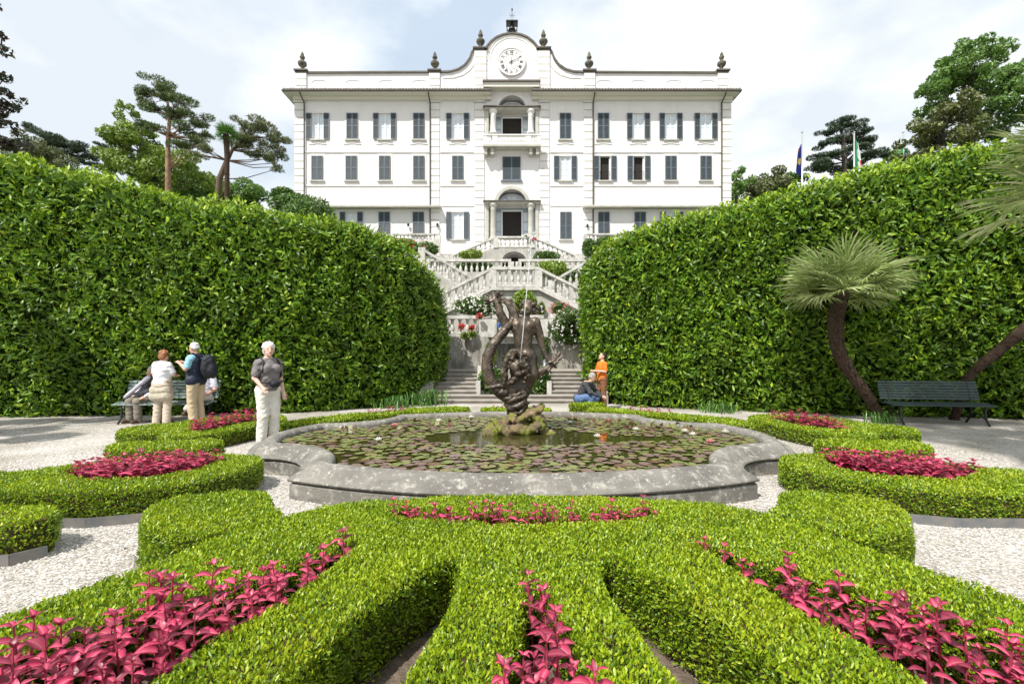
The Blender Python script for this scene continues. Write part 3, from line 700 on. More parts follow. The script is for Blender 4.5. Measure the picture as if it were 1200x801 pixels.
# clock
ck = MB(); cx, cz = vx(599.5, AY), vz(73.5, AY)
def disc(r, y0, y1, n=48): return [(cx+r*math.cos(2*math.pi*k/n), cz+r*math.sin(2*math.pi*k/n)) for k in range(n)]
ck.prism(disc(1.13, 0, 0), AY-.12, AY-.003); clock = ck.build('clock_face', M['clock'], villa)
for rr, w_ in ((1.14, .05), (.97, .012), (.60, .012)):
    MB().tube([(cx+rr*math.cos(2*math.pi*k/48), AY-.13, cz+rr*math.sin(2*math.pi*k/48)) for k in range(49)], w_, 5).build('clock_ring', M['quoin'] if rr > 1.1 else M['clockink'], villa)
def sub(o, par):
    o.parent = par; o.location = Vector(o.location)-origin(par) if o.location.length > 1e-6 else (0,0,0); return o
for k, s_ in enumerate(['XII','I','II','III','IIII','V','VI','VII','VIII','IX','X','XI']):
    cu = bpy.data.curves.new('numeral', 'FONT'); cu.body = s_; cu.align_x = 'CENTER'; cu.align_y = 'CENTER'; cu.size = .34; cu.extrude = .008; cu.offset = .006
    to = bpy.data.objects.new('numeral', cu); COL.objects.link(to); bpy.context.view_layer.update()
    me = bpy.data.meshes.new_from_object(to.evaluated_get(bpy.context.evaluated_depsgraph_get())); bpy.data.objects.remove(to)
    me.materials.clear(); me.materials.append(M['clockink']); a = R(90-30*k)
    o = bpy.data.objects.new('numeral', me); COL.objects.link(o); o.parent = villa; o.location = Vector((cx+.79*math.cos(a), AY-.135, cz+.79*math.sin(a)))-origin(villa); o.rotation_euler = (R(90), R(30*k), 0); o.scale = (.8, 1, 1)
for nm, ang, ln, w_ in (('minute_hand', 3, .9, .03), ('hour_hand', 66, .66, .045)):
    a = R(90-ang); dx, dz = math.cos(a), math.sin(a)
    h = MB(); h.prism([(cx-dx*.25-dz*w_, cz-dz*.25+dx*w_), (cx-dx*.25+dz*w_, cz-dz*.25-dx*w_), (cx+dx*ln+dz*w_*.4, cz+dz*ln-dx*w_*.4), (cx+dx*ln-dz*w_*.4, cz+dz*ln+dx*w_*.4)], AY-.16-ang*.0004, AY-.14-ang*.0004); h.build(nm, M['clockink'], villa)
MB().lathe([(.07,-.03),(.07,.03)], (cx, AY-.18, cz), 8).build('clock_hub', M['clockink'], villa)
# bell cage and weather vane
bz = vz(40, AY); b = MB()
for s in (-.42, .42):
    for t in (-.3, .3): b.tube([(s*.55, AY+.3+t, bz), (s, AY+.3+t, bz+.45), (s, AY+.3+t, bz+1.05)], .035, 5)
b.box(-.5, .5, AY-.1, AY+.7, bz+1.05, bz+1.13); b.add([(-.5,AY-.1,bz+1.13),(.5,AY-.1,bz+1.13),(.5,AY+.7,bz+1.13),(-.5,AY+.7,bz+1.13),(0,AY+.3,bz+1.3)], [(0,1,4),(1,2,4),(2,3,4),(3,0,4)])
b.build('bell_cage', M['iron'], villa)
MB().lathe([(.32,0),(.3,.1),(.22,.25),(.18,.45),(.05,.55)], (0, AY+.3, bz+.48), 12).build('bell', M['iron'], villa, smooth=True)
v_ = MB(); v_.tube([(0, AY+.3, bz+1.3), (0, AY+.3, bz+2.35)], .02, 5); v_.tube([(-.28, AY+.3, bz+1.75), (.28, AY+.3, bz+1.75)], .014, 4); v_.tube([(-.2, AY+.3, bz+1.55), (.2, AY+.3, bz+2.0)], .012, 4); v_.tube([(.2, AY+.3, bz+1.55), (-.2, AY+.3, bz+2.0)], .012, 4)
v_.prism([(-.05,bz+2.1),(.08,bz+2.15),(.05,bz+2.4),(-.05,bz+2.38)], AY+.29, AY+.31); v_.build('weather_vane', M['iron'], villa)
# balcony
by0, by1 = 39.05, VY-.001; bz0, bz1 = vz(171, 39.05), vz(157, 39.05)
MB().box(vx(566, 39.05), vx(634, 39.05), by0, by1, bz0, bz0+.16).build('balcony_slab', M['trim'], villa)
MB().box(vx(566, 39.05), vx(634, 39.05), by0, by0+.22, bz1-.1, bz1).build('balcony_rail', M['quoin'], villa)
MB().box(vx(566.5, 39.05), vx(633.5, 39.05), by0+.02, by0+.2, bz0+.163, bz0+.26).build('balcony_plinth', M['quoin'], villa)
for a, b_ in ((566.5,570.5),(577,583),(616,622),(629.5,633.5)): MB().box(vx(a, 39.05), vx(b_, 39.05), by0+.03, by0+.19, bz0+.262, bz1-.103).build('balcony_pier', M['quoin'], villa)
bh = bz1-.103-(bz0+.262)
def baluster_mesh(h_, r_, mt, n=8):
    b = MB(); b.lathe([(r_*.95,0),(r_*.95,h_*.08),(r_*.55,h_*.13),(r_*.75,h_*.2),(r_,h_*.34),(r_*.85,h_*.48),(r_*.45,h_*.66),(r_*.42,h_*.74),(r_*.65,h_*.8),(r_*.5,h_*.87),(r_*.9,h_*.92),(r_*.9,h_)], n=n); return b.mesh('baluster', mt, True)
bm_ = baluster_mesh(bh, .1, M['quoin'])
for i in range(28):
    px = 571.5+57*(i+.5)/28
    if 576.5 < px < 583.5 or 615.5 < px < 622.5: continue
    inst('baluster', bm_, villa, (vx(px, 39.05), by0+.11, bz0+.262))
for px in (569, 577, 622, 630): 
    x = vx(px, 39.4); MB().prism([(x-.14, bz0-.003), (x-.14, bz0-.55), (x+.14, bz0-.55), (x+.14, bz0-.003)], 39.3, VY-.001).build('balcony_bracket', M['trim'], villa)
# downpipes, small lamps
for px in (357.3, 504.3, 694.8, 845):
    sx = vx(px); s = -1 if px < 600 else 1
    top_ = vz(107, 39.1); MB().tube([(sx-s*-.05 if False else sx, 39.05, top_), (sx, 39.15, top_-.25), (sx+.0, 39.85, vz(121)), (sx, 39.86, 9.2)], .055, 6).build('downpipe', M['pipe'], villa)
for px, py in ((479,266),(513,266),(688,267)):
    MB().lathe([(.02,0),(.09,.03),(.1,.2),(.03,.28)], (vx(px), VY-.2, vz(py)), 8).build('wall_lamp', M['iron'], villa)
MB().box(-.05, .05, 39.9+.6, 39.9+.7, 8.9, 9.2)
# ------------------------------------------------------------------ garden stairs and terraces
def balustrade(label, a, b, h=.78, w=.13, r=.085, n=None, piers=(True, True), gap=.24, M_=None, group=None, sp=None):
    """balustrade between two base points; rails follow the slope"""
    mt = M_ or M['stone']; a = Vector(a); b = Vector(b)
    t = empty('balustrade', a, label, 'balustrade', group)
    L_ = Vector((b.x-a.x, b.y-a.y)).length; d = (b-a)
    MB().beam(a, b, w, 0, .1).build('base_rail', mt, t)
    MB().beam(a, b, w*1.15, h-.12, h).build('top_rail', mt, t)
    ph = .32/2
    for k, pt, on in ((0, a, piers[0]), (1, b, piers[1])):
        if on: MB().box(pt.x-ph, pt.x+ph, pt.y-ph*1.02, pt.y+ph*1.02, pt.z-.02, pt.z+h-.14 if abs(d.z) < .01 else pt.z+h+.02).build('pier', mt, t)
    bh_ = h-.12-.1; key = ('b', round(bh_, 2), r)
    if key not in SHM: SHM[key] = baluster_mesh(bh_, r, mt)
    n = n or max(2, int((L_-.3)/gap))
    for i in range(n):
        f = (i+.5)/n; f = (.18/L_) + f*(1-.36/L_)
        p = a+d*f; inst('baluster', SHM[key], t, (p.x, p.y, p.z+.1))
    return t
def thing_box(name, label, cat, mt, boxes, group=None):
    b = MB()
    for q in boxes: b.box(*q)
    x = boxes[0]; o = b.build(name, mt, at=((x[0]+x[1])/2, (x[2]+x[3])/2, x[4])); return tag(o, label, cat, group)
def W3(px, py, d): return ((px-600)*d/F, d, CAM_H-(py-HOR)*d/F)
# lowest steps: two full-width, then a flight on each side
SR, ST = .112, .30
stairs = empty('garden_stairs', (0.05, 14.0, 0), 'wide worn stone steps with two flights rising to the first terrace behind the fountain', 'stairs')
for k in range(8):
    y = 14.0+ST*k; z0 = SR*k; z1 = SR*(k+1)
    spans = [(-2.45, 2.5)] if k < 2 else [(-2.4, -1.12), (1.22, 2.45)]
    for a, b in spans:
        MB().box(a, b, y, y+ST+.03 if k < 7 else 17.5, z0 if k else 0, z1-.035).build('riser', M['step'], stairs)
        MB().box(a-.02, b+.02, y-.035, y+ST-.04 if k < 7 else 17.5, z1-.033, z1).build('tread', M['step'], stairs)
thing_box('landing', 'stone landing behind the planted bed at the head of the two flights', 'landing', M['step'], [(-1.10, 1.20, 16.1, 17.49, 0, .90)])
for s, lab in ((-1, 'sloping stone stair wall at the left end of the garden steps'), (1, 'sloping stone stair wall at the right end of the garden steps')):
    x0 = .05+s*2.62
    b = MB(); b.add([(x0-.13,13.9,0),(x0+.13,13.9,0),(x0+.13,17.4,0),(x0-.13,17.4,0),(x0-.13,13.9,.35),(x0+.13,13.9,.35),(x0+.13,17.4,1.5),(x0-.13,17.4,1.5)], [(3,2,1,0),(4,5,6,7),(0,1,5,4),(1,2,6,5),(2,3,7,6),(3,0,4,7)])
    tag(b.build('stair_wall', M['stained'], at=(x0, 13.9, 0)), lab, 'wall')
for s, lab in ((-1, 'low stepped stone pier wall right of the left flight'), (1, 'low stepped stone pier wall left of the right flight')):
    xx = -1.05 if s < 0 else 1.13
    thing_box('pier_wall', lab, 'wall', M['stone'], [(xx-.06, xx+.08, 14.6, 15.2, .224, .62), (xx-.06, xx+.08, 15.205, 15.8, .224, .85), (xx-.09, xx+.1, 15.805, 16.2, .224, 1.05)])
# first retaining wall with grotto
Z1 = .93; Z2 = 2.07
wb = MB()
for a, b in ((-6.5, -.80), (1.25, 6.5)): wb.box(a, b, 17.5, 18.0, 0, Z2)
wb.box(-.80, 1.25, 17.5, 18.0, 1.85, Z2); wb.box(-.8, 1.25, 18.9, 19.0, .5, 1.85)
tag(wb.build('retaining_wall', M['stained'], at=(0, 17.5, 0)), 'black stained retaining wall with a planted grotto behind the fountain steps', 'wall')
tf = MB(); tf.slab([(-6.5,18.003),(6.5,18.003),(6.5,20.6),(-6.5,20.6)], Z2-.2, Z2-.02); tag(tf.build('terrace', M['gravel']), kind='structure')
balustrade('stone balustrade left of the statue above the stained wall', (-4.2, 17.7, Z2), (-1.05, 17.7, Z2), gap=.27, r=.09, piers=(False, True))
balustrade('middle stone balustrade directly behind the statue', (-.72, 17.5, Z2), (1.15, 17.5, Z2), gap=.25, r=.09)
balustrade('stone balustrade right of the statue hung with white roses', (1.35, 17.7, Z2), (4.4, 17.7, Z2), gap=.27, r=.09, piers=(True, False))
# first double ramp
CX = .15
def ramp(name, label, y, zl, xl, xe, ze, zb, thick=1.6, zfl=None, mt='retaining'):
    """double ramp: landing at zl between +-xl, falling to ze at +-xe, wall front at y"""
    pl = [(CX-xe, zb), (CX-xe, ze), (CX-xl, zl), (CX+xl, zl), (CX+xe, ze), (CX+xe, zb)]
    o = MB().prism(pl, y, y+thick).build(name, M[mt], at=(CX, y, zb)); return tag(o, label, 'stairs')
r1 = ramp('double_ramp', 'grey stained wall of the lower double stair with sloping sides below the villa', 20.5, 4.3, 1.0, 3.5, 3.05, Z2-.1)
st = MB()
for s in (-1, 1):
    st.beam((CX+s*1.0, 20.42, 4.3), (CX+s*3.5, 20.42, 3.05), .07, -.16, -.02)
st.box(CX-1.0, CX+1.0, 20.35, 20.49, 4.14, 4.28); tag(st.build('ledge', M['stone'], at=(CX, 20.4, 4.2)), 'pale stone ledge following the foot of the lower stair balustrade', 'ledge')
balustrade('short level balustrade on the landing of the lower double stair', (CX-.98, 20.55, 4.3), (CX+.98, 20.55, 4.3), h=.84, gap=.25, r=.085)
balustrade('sloping balustrade falling left from the lower stair landing', (CX-1.0, 20.6, 4.3), (CX-3.5, 20.6, 3.05), h=.84, gap=.3, r=.085, piers=(False, True))
balustrade('sloping balustrade falling right from the lower stair landing', (CX+1.0, 20.6, 4.3), (CX+3.5, 20.6, 3.05), h=.84, gap=.3, r=.085, piers=(False, True))
# outer flights descending towards the middle
for s, lab in ((-1, 'outer balustrade descending from the left hedge towards the lower landing'), (1, 'outer balustrade descending from the right hedge towards the lower landing')):
    y = 22.6; a = (CX+s*4.4, y, 5.6); b = (CX+s*1.7, y, 4.05)
    q = MB().prism([(a[0], 3), (a[0], a[2]), (b[0], b[2]), (b[0], 3)] if s > 0 else [(b[0], 3), (b[0], b[2]), (a[0], a[2]), (a[0], 3)], y+.003-.2, y+1.4).build('stair_flight', M['retaining'], at=(a[0], y, 3)); tag(q, lab.replace('outer balustrade', 'stained outer stair flight'), 'stairs')
    balustrade(lab, a, b, h=.8, gap=.3, r=.085)
wb = MB(); wb.box(-6.5, 6.5, 24.5, 26.0, 2, 5.6); tag(wb.build('retaining_wall', M['retaining'], at=(0, 24.5, 2)), 'upper retaining wall partly hidden behind the lower double stair', 'wall')
# terrace with balustrade
tf = MB(); tf.slab([(-6.5,26.003),(6.5,26.003),(6.5,33.9),(-6.5,33.9)], 5.3, 5.62); tag(tf.build('terrace', M['gravel']), kind='structure')
balustrade('long level balustrade of the upper terrace, left half', (-4.6, 25.8, 5.62), (CX-.2, 25.8, 5.62), h=.86, gap=.29, r=.09)
balustrade('long level balustrade of the upper terrace, right half', (CX+.2, 25.8, 5.62), (4.7, 25.8, 5.62), h=.86, gap=.29, r=.09)
# top double stair up to the door
yT = 34.0; zl = vz(290, yT)
top_st = MB(); pl = [(CX-4.5, 5.6), (CX-4.5, zl-1.35), (CX-1.35, zl), (CX+1.35, zl), (CX+4.5, zl-1.35), (CX+4.5, 5.6)]
arch = [(CX+.85*math.cos(R(a)), 8.0+.62*math.sin(R(a))) for a in range(0, 181, 15)]
# split the wall so the arch stays open
top_st.prism([(CX-4.5, 5.6), (CX-4.5, zl-1.35), (CX-1.35, zl), (CX-.85, zl), (CX-.85, 5.6)], yT, yT+2.5)
top_st.prism([(CX+.85, 5.6), (CX+.85, zl), (CX+1.35, zl), (CX+4.5, zl-1.35), (CX+4.5, 5.6)], yT, yT+2.5)
top_st.prism([(CX-.85, zl)]+list(reversed(arch))+[(CX+.85, zl)], yT+.001, yT+2.5)
tag(top_st.build('door_stair', M['retaining'], at=(CX, yT, 5.6)), 'upper double stair wall with an arched opening right below the villa door', 'stairs')
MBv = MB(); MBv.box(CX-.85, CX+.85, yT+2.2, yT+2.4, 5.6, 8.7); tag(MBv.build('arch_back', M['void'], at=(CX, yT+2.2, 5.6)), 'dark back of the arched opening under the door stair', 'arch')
balustrade('short level balustrade of the landing in front of the villa door', (CX-1.3, yT+.1, zl), (CX+1.3, yT+.1, zl), h=.8, gap=.3, r=.1)
balustrade('sloping balustrade falling left from the villa door landing', (CX-1.35, yT+.15, zl), (CX-4.5, yT+.15, zl-1.35), h=.8, gap=.32, r=.1, piers=(False, True))
balustrade('sloping balustrade falling right from the villa door landing', (CX+1.35, yT+.15, zl), (CX+4.5, yT+.15, zl-1.35), h=.8, gap=.32, r=.1, piers=(False, True))
MB_ = MB(); MB_.box(-6.5, 6.5, 36.5, 39.99, 7, zl-.02); 
tag(MB_.build('terrace', M['stone']), kind='structure')
for s, lab in ((-1, 'villa terrace balustrade left of the door stair above the clipped bushes'), (1, 'villa terrace balustrade right of the door stair above the clipped bushes')):
    balustrade(lab, W3(600+s*86, 283.5, 37.6), W3(600+s*140, 283.5, 37.6), h=.65, gap=.3, r=.09)
    x = sorted((vx(600+s*84, 37.8), vx(600+s*145, 37.8))); thing_box('terrace_wall', f'plain wall under the {"left" if s < 0 else "right"} villa terrace balustrade', 'wall', M['stone'], [(x[0], x[1], 37.4, 37.9, 6.5, W3(600, 283.6, 37.6)[2])])

# ------------------------------------------------------------------ foliage builders
def leaf_parts(P, D, S, L_, Wd, mt, parent, name='leaf', n=300):
    """the leaves that show largest are objects of their own, sharing one mesh"""
    key = ('leaf', name, mt.name)
    if key not in SHM:
        b = MB(); b.add([(-.5,0,0),(-.2,.38,.10),(.15,.5,.12),(.5,0,.02),(.15,-.5,.12),(-.2,-.38,.10),(0,0,0)], [(0,6,1),(1,6,2),(2,6,3),(3,6,4),(4,6,5),(5,6,0)])
        SHM[key] = b.mesh(name, mt, True)
    off = origin(parent)
    for i in range(min(n, len(P))):
        d = Vector(D[i]); s = Vector(S[i]); s = (s-d*s.dot(d)).normalized(); nn = d.cross(s)
        Mx = Matrix(((d.x*L_[i], s.x*Wd[i], nn.x*Wd[i], 0), (d.y*L_[i], s.y*Wd[i], nn.y*Wd[i], 0), (d.z*L_[i], s.z*Wd[i], nn.z*Wd[i], 0), (0,0,0,1)))
        o = bpy.data.objects.new(name, SHM[key]); COL.objects.link(o); o.parent = parent
        Mx.translation = Vector(P[i])-off; o.matrix_local = Mx
def foliage(P, N, parent, mats, L_, Wd, young=None, nparts=0, up=.45, spread=.8, fold=.18, name='foliage', nout=.5, zcull=None):
    """P points, N surface normals; young: mask of points given the paler leaf colour (material slot 1)"""
    n = len(P)
    T = rng.normal(size=(n, 3)); T -= (T*N).sum(1)[:, None]*N; T = unit(T)
    D = unit(T*spread + N*nout + np.array([0, 0, up]) + rng.normal(size=(n, 3))*.25)
    S = unit(np.cross(D, unit(N+rng.normal(size=(n, 3))*.45)))
    Ls = L_*rng.uniform(.6, 1.35, n); Ws = Wd*rng.uniform(.75, 1.2, n)
    mi = np.zeros(n, int) if young is None else young.astype(int)
    if nparts:
        dist = np.linalg.norm(P-np.array([0, 0, CAM_H]), axis=1)
        vis = ((P*0+N)*(np.array([0, 0, CAM_H])-P)).sum(1) > 0
        sc_x = np.abs(P[:, 0]/np.maximum(P[:, 1], .1))*F < 590; sc_y = (CAM_H-P[:, 2])/np.maximum(P[:, 1], .1)*F < 385
        sc = Ls/dist*vis*sc_x*sc_y*(P[:, 1] > .2)
        od = np.argsort(-sc)[:nparts]
        for k in (0, 1):
            q = od[mi[od] == k]
            if len(q): leaf_parts(P[q], D[q], S[q], Ls[q], Ws[q], mats[k], parent, n=nparts)
        keep = np.ones(n, bool); keep[od] = False; P, D, S, Ls, Ws, mi = P[keep], D[keep], S[keep], Ls[keep], Ws[keep], mi[keep]
    Nf = np.cross(S, D); l = Ls[:, None]; w_ = Ws[:, None]
    b = P-D*l*.5; t = P+D*l*.5; m = P+D*l*.05
    V = np.stack([b, m-S*w_*.5+Nf*w_*fold, t, m+S*w_*.5+Nf*w_*fold], 1).reshape(-1, 3)
    i = np.arange(len(P))[:, None]*4; Fc = np.stack([i+[0,1,2], i+[0,2,3]], 1).reshape(-1, 3)
    o = np_mesh(name, V, Fc, mats, parent, mi=np.repeat(mi, 2), at=tuple(P[0]) if parent is None else (0,0,0))
    return tag(o, kind='stuff') if parent is not None else o
def grid_surface(rows):
    """rows: (nu, nv, 3) array; returns sampler of random points with normals by area"""
    A = rows[:-1, :-1]; B = rows[1:, :-1]; C_ = rows[1:, 1:]; Dd = rows[:-1, 1:]
    nrm = np.cross(C_-A, Dd-B); ar = np.linalg.norm(nrm, axis=2)/2; nrm = unit(nrm)
    def sample(n, wts=None):
        w_ = (ar*(1 if wts is None else wts)).ravel(); idx = rng.choice(len(w_), n, p=w_/w_.sum()); u = rng.random((n, 1)); v = rng.random((n, 1))
        a, b, c, d = (Q.reshape(-1, 3)[idx] for Q in (A, B, C_, Dd))
        P = a*(1-u)*(1-v)+b*u*(1-v)+c*u*v+d*(1-u)*v
        return P, nrm.reshape(-1, 3)[idx]
    return sample, ar.sum()
def resample(pts, step):
    pts = [np.array(p, float) for p in pts]; out_ = [pts[0]]
    # catmull rom
    n = len(pts)
    for i in range(n-1):
        p0, p1, p2, p3 = pts[max(i-1,0)], pts[i], pts[i+1], pts[min(i+2, n-1)]
        k = max(1, int(np.linalg.norm((p2-p1)[:2])/step))
        for j in range(1, k+1):
            t = j/k; out_.append(.5*((2*p1)+(-p0+p2)*t+(2*p0-5*p1+4*p2-p3)*t*t+(-p0+3*p1-3*p2+p3)*t**3))
    return np.array(out_)
def big_hedge(label, base, side, density=470):
    """base: (x, y, top z) along the foot, the visible face looking towards side*normal; body reaches back"""
    B = resample(base, .35); n = len(B)
    T = np.gradient(B[:, :2], axis=0); T = unit(T); Nn = np.stack([T[:, 1], -T[:, 0]], 1)*side
    t = empty('laurel_hedge', (float(B[n//2, 0]), float(B[n//2, 1]), 0), label, 'hedge')
    prof_ = [(0.0, -.16), (.06, -.05), (.15, .05), (.35, .12), (.6, .16), (.8, .15), (.9, .08), (.955, -.05), (.985, -.25), (1.0, -.55), (1.0, -1.1), (1.0, -1.7)]
    prof_ = resample([(p[0], p[1]) for p in prof_], .07)
    rows = np.zeros((n, len(prof_), 3))
    for j, (hz, o_) in enumerate(prof_):
        rows[:, j, 0] = B[:, 0]+Nn[:, 0]*o_; rows[:, j, 1] = B[:, 1]+Nn[:, 1]*o_; rows[:, j, 2] = B[:, 2]*hz
    fl = rows.reshape(-1, 3); wv = wob(fl, .45, 3)*.10+wob(fl, 1.6, 5)*.05
    nr = np.repeat(np.concatenate([Nn, np.zeros((n, 1))], 1)[:, None], len(prof_), 1).reshape(-1, 3)
    fl = fl+nr*wv[:, None]; fl[:, 2] += np.where(fl[:, 2] > 3, wob(fl, 1.1, 9)*.10, 0); rows = fl.reshape(rows.shape)
    if side > 0: pass
    samp, area_ = grid_surface(rows)
    # inner mass
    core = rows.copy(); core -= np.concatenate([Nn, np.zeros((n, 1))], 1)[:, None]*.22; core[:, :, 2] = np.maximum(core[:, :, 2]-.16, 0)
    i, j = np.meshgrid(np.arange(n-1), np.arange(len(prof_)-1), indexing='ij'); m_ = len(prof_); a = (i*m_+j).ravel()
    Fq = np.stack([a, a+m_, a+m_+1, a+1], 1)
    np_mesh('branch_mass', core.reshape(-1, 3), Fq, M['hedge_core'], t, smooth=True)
    nl = int(area_*density); P, N = samp(nl)
    c = (N*np.concatenate([Nn.mean(0), [0]])).sum(1).mean()
    # make normals point outwards (towards the face side or up)
    ctr = np.array([B[:, 0].mean(), B[:, 1].mean()])
    iu = np.argmin(((P[:, None, :2]-B[None, ::3, :2])**2).sum(2), axis=1)*3 if nl < 60000 else np.concatenate([np.argmin(((q[:, None, :2]-B[None, ::3, :2])**2).sum(2), axis=1) for q in np.array_split(P, 8)])*3
    on = np.concatenate([Nn[iu], np.full((nl, 1), .6)], 1); N = N*np.sign((N*on).sum(1))[:, None]
    zt_ = B[iu, 2]
    P = P+N*rng.uniform(-.20, .06, nl)[:, None]+N*(wob(P, 3.0, 11)*.14+wob(P, 7, 12)*.07)[:, None]
    young = (rng.random(nl) < np.clip((P[:, 2]/zt_-.93)*9, .0, .75)+.07+.12*(wob(P, 1.3, 21) > .45))  # paler leaves, mostly along the top edge and in scattered patches
    foliage(P, N, t, [M['laurel'], M['laurel_pale']], .165, .06, young, nparts=300, up=.15, spread=.75, nout=.55)
    return t
big_hedge('tall dark green laurel hedge on the left curving from behind the bench to the steps',
          [(-17,9.3,6.6),(-14.5,10.2,6.4),(-11.8,10.95,6.12),(-8.1,11.4,5.38),(-6.3,11.65,5.12),(-5.0,12.05,5.0),(-4.0,12.7,4.95),(-3.15,13.6,4.75),(-2.62,14.6,4.3),(-2.4,15.6,3.75),(-2.6,16.6,3.5),(-3.2,17.4,3.4)], 1)
big_hedge('tall laurel hedge on the right rising from the steps behind the palm and the bench',
          [(3.2,17.6,4.6),(2.75,16.6,4.75),(2.42,15.5,4.62),(2.5,14.5,4.62),(3.1,13.5,4.95),(4.2,12.75,5.15),(5.6,12.2,5.35),(7.0,11.7,5.65),(8.4,11.3,5.95),(9.8,10.95,6.2),(11.5,10.5,6.35),(14,9.8,6.5),(17,8.8,6.7)], 1)

def box_hedge(label, poly, holes=(), h=.38, dens=6000, ll=.026, lw=.013, nparts=0, smooth_it=2, dent=.012, group=None, young=.6, pale_tops=True, edging=False):
    poly = ccw(chaikin(poly, smooth_it)); hs = [chaikin(q_, 2) for q_ in holes]; hs = [list(reversed(ccw(q_))) for q_ in hs]
    A = np.array(poly); c0 = (float(A[:, 0].mean()), float(A[:, 1].mean()), 0)
    t = empty('box_hedge', c0, label, 'box hedge', group)
    inn = offset(poly, .035); hin = [offset(q_, .035) for q_ in hs]
    MB().slab(inn, 0, h-.045, holes=hin).build('branch_mass', M['twig'], t)
    for q_ in hs:
        MB().slab(ccw(offset(q_, -.0)), h-.30, h-.24).build('bed_soil', M['soil'], t) if False else None
    lo_, hi_ = A.min(0), A.max(0); n = int((hi_-lo_).prod()*dens)
    P2 = rng.uniform(lo_, hi_, (n, 2)); ok = inside(P2, poly)
    for q_ in hs: ok &= ~inside(P2, q_)
    P2 = P2[ok]; dd = edge_dist(P2, [poly]+hs)
    P = np.concatenate([P2, np.zeros((len(P2), 1))], 1); r_ = .045
    e = np.clip(r_-dd, 0, r_); drop = r_-np.sqrt(np.maximum(r_*r_-e*e, 0))
    P[:, 2] = h-drop+wob(P, 2.2, 31)*dent+wob(P, 9, 33)*.009+rng.uniform(-.028, .012, len(P))
    N = np.zeros_like(P); N[:, 2] = 1
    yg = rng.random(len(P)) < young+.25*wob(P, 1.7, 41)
    PS, NS = [], []
    for lp in [poly]+hs:
        for i in range(len(lp)):
            a = np.array(lp[i]); b = np.array(lp[(i+1) % len(lp)]); L_ = np.linalg.norm(b-a)
            if L_ < 1e-5: continue
            k = int(L_*h*dens*.95+rng.random()); nn = np.array([(b-a)[1], -(b-a)[0], 0])/L_
            u = rng.random((k, 1)); q = np.concatenate([a+(b-a)*u, rng.random((k, 1))**.85*(h-.03)+.02], 1)
            PS.append(q); NS.append(np.repeat(nn[None], k, 0))
    PS = np.concatenate(PS); NS = np.concatenate(NS)
    low = np.clip((.10-PS[:, 2])/.10, 0, 1); keep = rng.random(len(PS)) > low*.75; PS, NS = PS[keep], NS[keep]
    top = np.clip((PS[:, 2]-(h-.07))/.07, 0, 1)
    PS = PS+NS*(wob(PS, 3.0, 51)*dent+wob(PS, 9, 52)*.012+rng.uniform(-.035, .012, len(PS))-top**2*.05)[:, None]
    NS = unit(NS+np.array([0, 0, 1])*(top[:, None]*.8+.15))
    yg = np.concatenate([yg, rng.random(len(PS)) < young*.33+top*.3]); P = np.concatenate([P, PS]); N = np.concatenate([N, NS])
    foliage(P, N, t, [M['box'], M['box_pale']], ll, lw, yg, nparts=nparts, up=.35, spread=.6, nout=.6, fold=.2)
    if edging:
        for e_ in edging:
            pts = [(x, y) for x, y in e_]; b = MB()
            for i in range(len(pts)-1): b.beam((pts[i][0], pts[i][1], 0), (pts[i+1][0], pts[i+1][1], 0), .006, 0, .085)
            b.build('metal_edging', M['edging'], t)
    return t
def mir(p): return [(2*AX-x, y) for x, y in p]
def U(p): return [(AX+x, y) for x, y in p]
# --- foreground star
armL = [(-1.2,.95),(-1.0,1.35),(-.93,1.66),(-.84,2.02),(-.66,2.43),(-.41,2.80)]
cenL = [(-.39,2.66),(-.37,2.3),(-.43,2.02),(-.50,1.68),(-.62,1.2),(-.70,.8)]
star = [(-2.95,1.05),(-2.60,1.65),(-2.36,2.12),(-2.14,2.58),(-1.97,3.02),(-1.75,3.42),(-1.45,3.72),(-.8,3.88),(0,3.92)]
right_part = [(.8,3.88),(1.45,3.72),(1.75,3.42),(1.97,3.02),(2.14,2.58),(2.36,2.12),(2.60,1.65),(2.95,1.05)]
star += right_part + [(-x, y) for x, y in armL] + [(-x, y) for x, y in reversed(cenL[:0])]
# walk: right arm outer -> right arm foot -> inner edge up -> notch -> centre arm right edge down -> centre arm left edge up -> notch -> left arm inner edge down
path = [(-2.95,1.0),(-2.60,1.65),(-2.36,2.12),(-2.14,2.58),(-1.97,3.02),(-1.75,3.42),(-1.45,3.72),(-.8,3.87),(0,3.92)]+right_part
path += [(1.2,.95),(1.0,1.35),(.93,1.66),(.84,2.02),(.66,2.43),(.50,2.70),(.41,2.74),(.38,2.62),(.37,2.3),(.43,2.02),(.50,1.68),(.62,1.2),(.72,.75)]
path += [(-.72,.75),(-.62,1.2),(-.50,1.68),(-.43,2.02),(-.37,2.3),(-.38,2.62),(-.41,2.74),(-.50,2.70),(-.66,2.43),(-.84,2.02),(-.93,1.66),(-1.0,1.35),(-1.2,.95)]
slotL = [(-1.02,2.98),(-1.10,2.62),(-1.16,2.3),(-1.32,1.95),(-1.42,1.6),(-1.5,1.15),(-2.35,1.2),(-2.12,1.75),(-1.85,2.1),(-1.5,2.42),(-1.24,2.72)]
slotR = [(-x, y) for x, y in slotL]
slotC = [(-.03,2.36),(.08,2.36),(.12,2.05),(.17,1.8),(.22,1.4),(.26,.95),(-.2,.95),(-.17,1.4),(-.13,1.8),(-.07,2.05)]
slotB = [(-1.02,3.46),(-.6,3.30),(0,3.24),(.6,3.30),(1.02,3.46),(.9,3.56),(.5,3.42),(0,3.38),(-.5,3.42),(-.9,3.56)]
